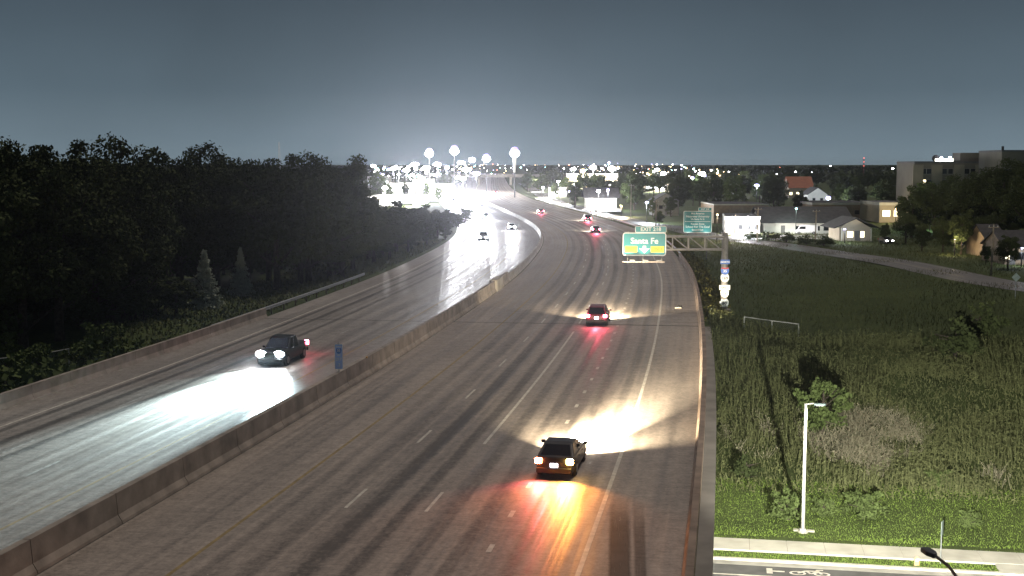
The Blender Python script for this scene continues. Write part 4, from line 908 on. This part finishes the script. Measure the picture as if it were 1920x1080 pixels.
# distant overpass
p = road(s_of(930), 0); ov = thing('overpass', 'distant road bridge crossing the highway below the masts', 'bridge', (p[0], p[1], 0), R(4))
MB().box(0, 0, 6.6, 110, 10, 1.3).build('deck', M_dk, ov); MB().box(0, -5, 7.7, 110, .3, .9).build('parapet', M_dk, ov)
for dx in (-42, -22, 0.0, 24, 44): MB().box(dx, 0, 3, 1.4, 7, 6).build('pier', M_conc2, ov)
# parking areas
def lot(label, px0, px1, Y0, Y1, lights=None):
    V = [(xat(px0, Y0), Y0), (xat(px1, Y0), Y0), (xat(px1, Y1), Y1), (xat(px0, Y1), Y1)]
    zz = max(gz(*v_) for v_ in V) + .1
    o = MB(); o.v = [(a_, b_, zz) for a_, b_ in V]; o.f = [(0, 1, 2, 3)]
    o = o.build('parking_pavement', mat('parking_concrete', (.32, .31, .29), .8, .15, .5, .2)); o['kind'] = 'structure'; o['label'] = label; return o
lot('pale car park in front of the low white buildings', 1372, 1600, 272, 291); lot('bright forecourt of the shop with columns', 1092, 1165, 420, 450); lot('floodlit car park of the commercial strip', 690, 860, 500, 598)
vt = thing('parked_van', 'white van parked in front of the long low building', 'van', (xat(1512, 290), 290, gz(xat(1512, 290), 290)+.22), R(78))
MB().prism([(-2.6, .45), (2.5, .45), (2.6, .95), (2.1, 1.1), (1.5, 2.05), (1.2, 2.2), (-2.5, 2.2), (-2.6, 2.0)], 'x', -.95, .95).build('body', P_wht, vt, bevel=.08)
for sx_ in (-1, 1):
    MB().prism([(.2, 1.25), (1.75, 1.25), (1.4, 1.9), (.2, 1.9)], 'x', sx_*.952, sx_*.965).build('side_window', M_glass, vt)
    for yy in (-1.7, 1.7):
        wv = MB().tube((-.12, 0, 0), (.12, 0, 0), .36, n=14).build('wheel', M_tyre, vt, loc=(sx_*.86, yy, .36)); MB().tube((0, 0, 0), (sx_*.13, 0, 0), .2, n=10).build('rim', M_rim, wv)
    MB().box(sx_*.7, 2.58, .8, .3, .08, .16).build('headlight', M_rim, vt); MB().box(sx_*.8, -2.6, 1.2, .14, .05, .4).build('taillight', M_red, vt)
p = at(1661, 452, 262); pc = car('sedan', 'parked car with small lit headlights in the dark drive', 'car', P_dark, p.x, 262, math.pi+R(4), (glow('parking_lamp', (1, .97, .95), 25),), None, z=gz(p.x, 262)+.02, detail=False)

# ------------------------------------------------------------------ trees of the town
random.seed(5)
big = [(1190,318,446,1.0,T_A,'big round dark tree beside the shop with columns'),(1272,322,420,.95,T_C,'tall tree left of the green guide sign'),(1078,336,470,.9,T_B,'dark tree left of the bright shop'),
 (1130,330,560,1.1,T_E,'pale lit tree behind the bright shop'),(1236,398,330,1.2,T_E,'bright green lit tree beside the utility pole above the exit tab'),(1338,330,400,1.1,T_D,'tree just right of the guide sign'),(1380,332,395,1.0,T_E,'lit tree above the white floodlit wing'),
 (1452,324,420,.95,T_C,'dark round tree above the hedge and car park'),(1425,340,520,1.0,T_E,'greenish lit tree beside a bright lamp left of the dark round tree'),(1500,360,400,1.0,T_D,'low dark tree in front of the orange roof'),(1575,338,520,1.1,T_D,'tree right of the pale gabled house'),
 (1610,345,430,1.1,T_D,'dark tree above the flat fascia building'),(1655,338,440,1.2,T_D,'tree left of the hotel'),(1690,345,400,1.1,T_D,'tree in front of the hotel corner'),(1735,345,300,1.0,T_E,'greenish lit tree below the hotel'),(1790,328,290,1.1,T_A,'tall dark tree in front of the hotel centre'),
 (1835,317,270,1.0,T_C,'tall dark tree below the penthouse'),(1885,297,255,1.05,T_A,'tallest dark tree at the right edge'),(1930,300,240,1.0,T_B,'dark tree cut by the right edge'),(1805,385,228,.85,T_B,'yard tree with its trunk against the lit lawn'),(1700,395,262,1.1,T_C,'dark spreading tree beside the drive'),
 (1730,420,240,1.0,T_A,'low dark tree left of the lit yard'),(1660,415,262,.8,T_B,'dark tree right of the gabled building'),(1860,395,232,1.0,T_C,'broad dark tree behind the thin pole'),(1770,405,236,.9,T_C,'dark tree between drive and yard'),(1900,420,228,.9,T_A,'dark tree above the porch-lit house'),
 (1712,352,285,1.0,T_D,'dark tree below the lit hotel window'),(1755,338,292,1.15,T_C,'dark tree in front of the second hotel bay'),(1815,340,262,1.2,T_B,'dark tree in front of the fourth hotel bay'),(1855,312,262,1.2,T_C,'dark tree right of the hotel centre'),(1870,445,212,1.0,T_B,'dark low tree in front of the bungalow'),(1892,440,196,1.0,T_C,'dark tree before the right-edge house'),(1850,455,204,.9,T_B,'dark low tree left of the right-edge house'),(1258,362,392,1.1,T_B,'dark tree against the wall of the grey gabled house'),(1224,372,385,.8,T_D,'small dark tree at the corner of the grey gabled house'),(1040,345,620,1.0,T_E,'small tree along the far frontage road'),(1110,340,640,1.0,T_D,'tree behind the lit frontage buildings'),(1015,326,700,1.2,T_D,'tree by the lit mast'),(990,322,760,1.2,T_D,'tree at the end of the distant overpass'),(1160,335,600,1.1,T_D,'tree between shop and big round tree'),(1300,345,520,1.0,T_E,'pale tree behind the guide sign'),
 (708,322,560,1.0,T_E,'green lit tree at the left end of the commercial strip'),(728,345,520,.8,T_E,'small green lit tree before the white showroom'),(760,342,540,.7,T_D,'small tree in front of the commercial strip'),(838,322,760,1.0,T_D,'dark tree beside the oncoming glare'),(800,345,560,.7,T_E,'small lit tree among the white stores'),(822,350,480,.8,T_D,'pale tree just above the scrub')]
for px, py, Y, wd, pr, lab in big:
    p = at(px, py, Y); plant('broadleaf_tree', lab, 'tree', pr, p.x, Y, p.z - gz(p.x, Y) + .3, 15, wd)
pts = []
while len(pts) < 95:                                                  # smaller town trees
    Y = random.uniform(430, 1000); px = random.uniform(1010, 1960); x_ = xat(px, Y)
    if np.min(np.hypot(FP[:, 0]-x_, FP[:, 1]-Y)) < 12 or n_of(x_, Y) < 34: continue
    if any((a_-x_)**2+(b_-Y)**2 < 90 for a_, b_ in pts): continue
    pts.append((x_, Y))
for k, (x_, Y) in enumerate(pts):
    plant('broadleaf_tree', 'smaller tree among the roofs and lights of the town', 'tree', (T_D, T_D, T_E)[k % 3], x_, Y, random.uniform(8.5, 14.5), 15, random.uniform(1.0, 1.35), 'smaller trees of the town')
for k, (px, py, Y, w_) in enumerate([(1440, 428, 268, 2.3), (1475, 434, 264, 1.7), (1512, 440, 256, 1.6), (1545, 441, 254, 1.9), (1408, 432, 272, 1.6)]):
    p = at(px, py, Y); plant('hedge', 'rounded dark hedge in front of the car park, %s' % ('largest, under the floodlights', 'second from the floodlights', 'in the middle of the row', 'beside the lit drive', 'nearest the floodlit wing')[k], 'hedge', T_K, p.x, Y, 2.0, 2.2, w_, 'hedges before the car park')
# far woodland fading into the horizon
def far_wood():
    g = np.random.default_rng(77); C = []
    for k in range(2600):
        Y = g.uniform(1000, 4200); x_ = g.uniform(-.48, .48)*Y
        if -60 < n_of(x_, min(Y, 2190)) < 60: continue
        r_ = g.uniform(4, 7); h_ = g.uniform(7, 12); c = np.array([x_, Y, gz(x_, Y) + h_*.55])
        d = g.normal(size=(26, 3)); d /= np.linalg.norm(d, axis=1)[:, None]; C.append(c + d*np.array([r_, r_, h_*.5])*g.uniform(.5, 1, (26, 1)))
    V, F = leaf_quads(np.concatenate(C), 1.7); return tag(link('far_woodland', quads_mesh('far_woodland', V, F), L_oak), 'dark tree-covered plain reaching to the horizon', 'woodland', kind='stuff')
far_wood()

# ------------------------------------------------------------------ poles, masts and lamps of the town
M_timber = mat('utility_pole_timber', (.30, .25, .19), .9, .2, 3)
for px, pyt, pyb, Y, lab in [(1183, 345, 413, 372, 'pale utility pole in front of the big round tree'), (1230, 375, 428, 318, 'utility pole above the exit number tab'), (1421, 388, 455, 262, 'thin utility pole beside the floodlit wing'), (1862, 420, 512, 186, 'thin leaning utility pole at the right beside the frontage road'), (1378, 402, 440, 285, 'dark short pole before the white wing'), (1079, 350, 392, 470, 'slim pole left of the bright shop'), (1770-240, 392, 450, 262, 'thin pole behind the middle hedge')]:
    p0 = at(px, pyt, Y); g_ = gz(p0.x, Y); t = thing('utility_pole', lab, 'utility pole', (p0.x, Y, g_)); h_ = p0.z - g_
    MB().tube((0, 0, -.3), (.1, 0, h_), .16, .11, 8).build('pole', M_timber, t); MB().box(.1, -.1, h_-.5, 1.6, .1, .12).build('crossarm', M_timber, t)
    for dx in (-.6, 0.1, .7): MB().tube((dx, -.1, h_-.44), (dx, -.1, h_-.22), .05, n=6).build('insulator', M_steel, t)
p = at(1905, 520, 150); t = thing('warning_sign', 'diamond road sign seen from behind beside the frontage road', 'road sign', (p.x, 150, gz(p.x, 150)))
zz = max(1.6, p.z - gz(p.x, 150)); MB().box(0, 0, zz/2-.2, .06, .05, zz+.4).build('post', M_steel, t); MB().prism([(-.55, 0), (0, -.55), (.55, 0), (0, .55)], 'y', -.06, -.04).build('panel', mat('sign_grey_back', (.35, .42, .40), .5), t, loc=(0, 0, zz))
def tower(px, pyt, Y, lab, red=True):
    p = at(px, pyt, Y); g_ = gz(p.x, Y); h_ = p.z-g_; t = thing('radio_mast', lab, 'radio mast', (p.x, Y, g_)); w_ = 1.1
    for a_ in (0, 2.09, 4.19): MB().tube((w_*math.cos(a_), w_*math.sin(a_), 0), (.4*math.cos(a_), .4*math.sin(a_), h_), .16, n=5).build('leg', mat('mast_red', (.5, .12, .08), .6) if red else M_steel, t)
    k = 0
    while k*3 < h_-3:
        z_ = k*3; a_ = (k % 3)*2.09; b_ = a_+2.09; f_ = w_*(1-.6*z_/h_); MB().tube((f_*math.cos(a_), f_*math.sin(a_), z_), (f_*math.cos(b_), f_*math.sin(b_), z_+3), .1, n=4).build('lattice_brace', M_steel, t); k += 1
    if red:
        for q in (.99, .8, .6): MB().ball((0, 0, h_*q), .8, .8, .6, 8, 5).build('beacon', glow('red_beacon', (1, .2, .15), 3), t)
tower(1620, 296, 1500, 'lattice radio mast with red lights on the horizon'); tower(523, 266, 900, 'faint thin mast above the dark wood', False)

def unit_pole():
    me = bpy.data.meshes.new('pole'); b = MB().tube((0, 0, 0), (0, 0, 1), .11, .07, 8); me.from_pydata(b.v, [], b.f); me.update(); me.materials.append(mat('dark_lamp_pole', (.03, .03, .03), .7, .2)); return me
UP = unit_pole()
def ballmesh(m, rx=1, rz_=.7):
    me = bpy.data.meshes.new('luminaire'); b = MB().ball((0, 0, 0), rx, rx, rz_, 10, 7); me.from_pydata(b.v, [], b.f); me.update(); me.materials.append(m); return me
EM = {'white': ballmesh(glow('lamp_white', (1, .96, 1), 40)), 'blue': ballmesh(glow('lamp_blue_white', (.62, .58, 1), 3.2)), 'warm': ballmesh(glow('lamp_warm', (1, .72, .38), 10)), 'red': ballmesh(glow('lamp_red', (1, .2, .12), 30)), 'mast': ballmesh(glow('mast_luminaire', (1, .95, 1), 40)), 'rim': ballmesh(glow('violet_halo', (.50, .40, 1), 1.25)), 'green': ballmesh(glow('lamp_teal', (.5, 1, .95), 40))}
LC = {'white': (1, .97, .95), 'blue': (.8, .88, 1), 'warm': (1, .8, .5), 'red': (1, .2, .1), 'green': (.6, 1, .9)}
def far_lamp(px, py, Y, colr, r, energy=0, label=None, group=None):
    p = at(px, py, Y); g_ = gz(p.x, Y); h_ = max(3, p.z-g_)
    t = thing('lamp_post', label or 'one of many tiny lit lamp posts strung along the town horizon', 'lamp post', (p.x, Y, g_), random.uniform(0, 6.28), group if not label else (group or 'larger lit lamps of the town'))
    o = link('pole', UP, None, t); o.scale = (1, 1, h_); o = link('luminaire', EM[colr], None, t); q_ = random.uniform(.55, .85); o.scale = (r*q_*random.uniform(.8, 1.3), r*q_*random.uniform(.8, 1.3), r*q_*random.uniform(.6, 1.1)); o.location = (0, 0, h_)
    if energy: lamp('POINT', 'lamp_light', t, (0, 0, h_-r-.2), energy, LC[colr], radius=.4)
    return t
random.seed(99)
for k in range(150):                                                  # lamps along the horizon
    px = random.choice((random.uniform(690, 1330), random.uniform(690, 1330), random.uniform(690, 1470))); Y = random.uniform(900, 2300)
    py = 308 + abs(random.gauss(0, 9)) + (3 if px > 1330 else 0)
    if px > 1330 and random.random() < .3: continue
    far_lamp(px, min(py, 334), Y, random.choice(('white', 'white', 'blue', 'blue', 'warm', 'warm', 'green') if random.random() < .8 else ('red', 'white')), Y/1500*random.choice((.35, .45, .5, .6, .8, 1.1)), 0, None, 'tiny lamps along the horizon')
near_l = [(700,311,620,'white',1.76,0,'lamp at the right end of the dark wood above the treetops'),(738,316,600,'white',2.03,156000,'left lamp over the floodlit car park'),(762,319,610,'white',2.16,156000,'second lamp over the floodlit car park'),(778,308,640,'white',2.43,180000,'tall lamp over the middle showroom'),(800,314,590,'white',2.29,156000,'lamp over the white stores'),(820,308,620,'white',2.56,180000,'tall lamp at the right of the commercial strip'),(838,314,560,'blue',1.89,90000,'bluish lamp beside the oncoming glare'),(722,352,455,'white',1.22,72000,'low lamp over the low white building'),(750,355,470,'white',1.22,72000,'low lamp above the scrub'),(790,352,470,'blue',1.08,54000,'low bluish lamp by the kiosk'),
 (865,305,800,'white',3.51,0,'lamp just left of the glare'),(885,300,820,'white',2.97,0,'lamp above the glare between the masts'),(875,318,700,'white',3.24,120000,'lamp over the far southbound lanes'),(893,325,640,'blue',2.70,120000,'bluish lamp over the median'),(868,335,560,'white',2.43,90000,'lamp behind the oncoming traffic'),
 (1075,317,880,'white',2.6,120000,'left floodlight of the big-box store'),(1093,320,885,'warm',2.2,120000,'warm wall lamp of the big-box store'),(1112,314,880,'white',2.8,120000,'middle floodlight of the big-box store'),(1147,316,880,'white',2.8,120000,'right floodlight of the big-box store'),(1158,306,3000,'blue',2.2,0,'high bluish lamp above the big-box store'),(1142,305,1050,'blue',1.8,0,'high bluish lamp left of its twin'),
 (1232,318,780,'white',2.2,90000,'left lamp of the tall store block'),(1244,326,780,'white',2.4,90000,'right lamp of the tall store block'),(1222,308,3000,'blue',2.0,0,'small high lamp above the tall store block'),(1316,326,720,'white',2.6,78000,'brilliant lamp between trees above the guide sign'),(1298,333,700,'blue',1.2,18000,'smaller lamp left of the brilliant one'),
 (1419,347,480,'blue',1.1,27000,'lamp shining through the lit tree'),(1553,371,440,'blue',1.1,36000,'lamp beside the pale gabled house'),(1213,379,350,'blue',.8,21000,'lamp among the branches of the big round tree'),(1068,359,520,'blue',.8,12000,'small lamp on the grass left of the bright shop'),
 (1403,410,286,'white',.8,27000,'dazzling lamp before the white floodlit wing'),(1421,418,282,'white',.5,12000,'second lamp at the corner of the floodlit wing'),(1493,391,296,'green',.2,1500,'thin lit pole in front of the long roof'),(1584,439,262,'blue',.28,1400,'porch lamp of the gabled entrance building'),(1916,470,202,'blue',.3,900,'porch lamp at the right edge'),(1745,378,310,'green',.15,5000,'hidden lamp lighting the tree below the hotel'),(1790,462,226,'warm',.12,1200,'lamp behind the yard tree'),(1680,392,352,'warm',.25,3000,'lamp on the yellow-lit store'),
 (1122,358,444,'white',.9,21000,'left lamp of the bright forecourt'),(1140,356,440,'blue',.9,21000,'right lamp of the bright forecourt'),(1018,352,620,'white',1.0,27000,'lamp on the frontage road far left'),(1047,340,640,'white',1.2,42000,'lamp over the low white frontage building'),(1108,395,400,'warm',.35,2500,'low lamp lighting the frontage grass'),(1010,338,760,'white',1.2,42000,'lamp at the distant end of the frontage road'),
 (1345,402,256,'warm',.18,5000,'added warm lamp standing in for headlights on the frontage road behind the guide sign'),(1165,386,385,'warm',.25,14000,'added warm lamp lighting the frontage grass below the big round tree'),(1052,364,520,'warm',.3,20000,'added warm lamp lighting the grass beside the far frontage road'),(1462,335,900,'white',1.2,0,'lone lamp right of the big dark tree'),(1492,322,1100,'white',1.1,0,'lone lamp on the far plain'),(1522,323,1150,'white',1.1,0,'second lone lamp on the far plain'),(1557,311,1500,'white',1.2,0,'lone lamp on the skyline'),(1674,316,900,'white',1.2,0,'left of three lamps beside the hotel'),(1689,315,900,'white',1.2,0,'middle of three lamps beside the hotel'),(1698,316,900,'white',1.0,0,'right of three lamps beside the hotel')]  # warm lamps in this row are added to light the frontage road and grass
for px, py, Y, c_, r_, en, lab in near_l: far_lamp(px, py, Y, c_, r_, en, lab)
for k in range(46):
    px = 700 + random.random()*165; py = 311 + random.random()*26; Y = random.uniform(560, 900)
    far_lamp(px, py, Y, random.choice(('white', 'white', 'blue', 'green')), random.uniform(.5, 1.5), 0, None, 'lamps of the commercial strip')['label'] = 'one of the crowded lot lamps over the bright commercial strip left of the glare'
for k in range(34):
    px = 1060 + random.random()*330; py = 312 + random.random()*28; Y = random.uniform(620, 950)
    far_lamp(px, py, Y, random.choice(('warm', 'white', 'blue', 'warm')), random.uniform(.35, 1.1), 0, None, 'lamps among the stores')['label'] = 'one of the scattered street lamps among the stores right of the highway'
# high masts over the distant interchange
for k, (px, py, Y) in enumerate([(805, 287, 640), (852, 282, 600), (912, 297, 680), (965, 286, 560)]):
    p = at(px, py, Y); g_ = gz(p.x, Y); h_ = p.z-g_
    t = thing('high_mast_light', ('leftmost high mast lamp cluster against the sky', 'highest high mast lamp cluster above the oncoming glare', 'lower high mast lamp cluster right of the glare', 'high mast lamp cluster with a pale lit shaft')[k], 'mast light', (p.x, Y, g_), 0, 'high mast lights')
    MB().tube((0, 0, 0), (0, 0, h_), .35, .2, 12).build('mast', mat('dark_mast_paint', (.04, .04, .042), .6, .2), t)
    if k == 3: MB().tube((0, 0, h_-9), (0, 0, h_-1.5), .5, .9, 12).build('painted_lit_shaft', M_alu, t)  # pale tone paints lamplight onto the upper shaft
    MB().tube((0, 0, h_-1), (0, 0, h_+.2), .12, .12, 8).build('spindle', M_dsteel, t); MB().tube((0, 0, h_-1.9), (0, 0, h_-1.7), 1.0, 1.0, 16).build('ring', M_steel, t)
    for a_ in range(8):
        o = link('luminaire', EM['mast'], None, t); o.scale = (.7, .7, .9); o.location = (1.5*math.cos(a_*.785), 1.5*math.sin(a_*.785), h_-.6)
    o = link('added_halo', EM['rim'], None, t); o.scale = (1.75, 1.75, 2.0); o.location = (0, 0, h_+1.2)  # added violet glow imitating a lens halo round the cluster
    o = link('luminaire', EM['mast'], None, t); o.scale = (2.05, 2.05, 2.9); o.location = (0, 0, h_-.2)
    lamp('POINT', 'mast_light', t, (0, 0, h_-2.4), 9000, (1, .97, .95), radius=1.5)

# ------------------------------------------------------------------ thin haze added to imitate lens bloom
hz = MB().box(0, 4350, 20, 12400, 9600, 57).build('haze', None); tag(hz, 'thin added haze imitating lens bloom round the lamps', 'haze', kind='stuff')
hm = bpy.data.materials.new('bloom_haze'); hm.use_nodes = True; hn = hm.node_tree; hn.nodes.clear()
ho = hn.nodes.new('ShaderNodeOutputMaterial'); hv = hn.nodes.new('ShaderNodeVolumePrincipled'); hv.inputs['Density'].default_value = 0.00003; hv.inputs['Color'].default_value = (.86, .88, 1, 1); hv.inputs['Anisotropy'].default_value = .85
hn.links.new(hv.outputs[0], ho.inputs['Volume']); hz.data.materials.append(hm)
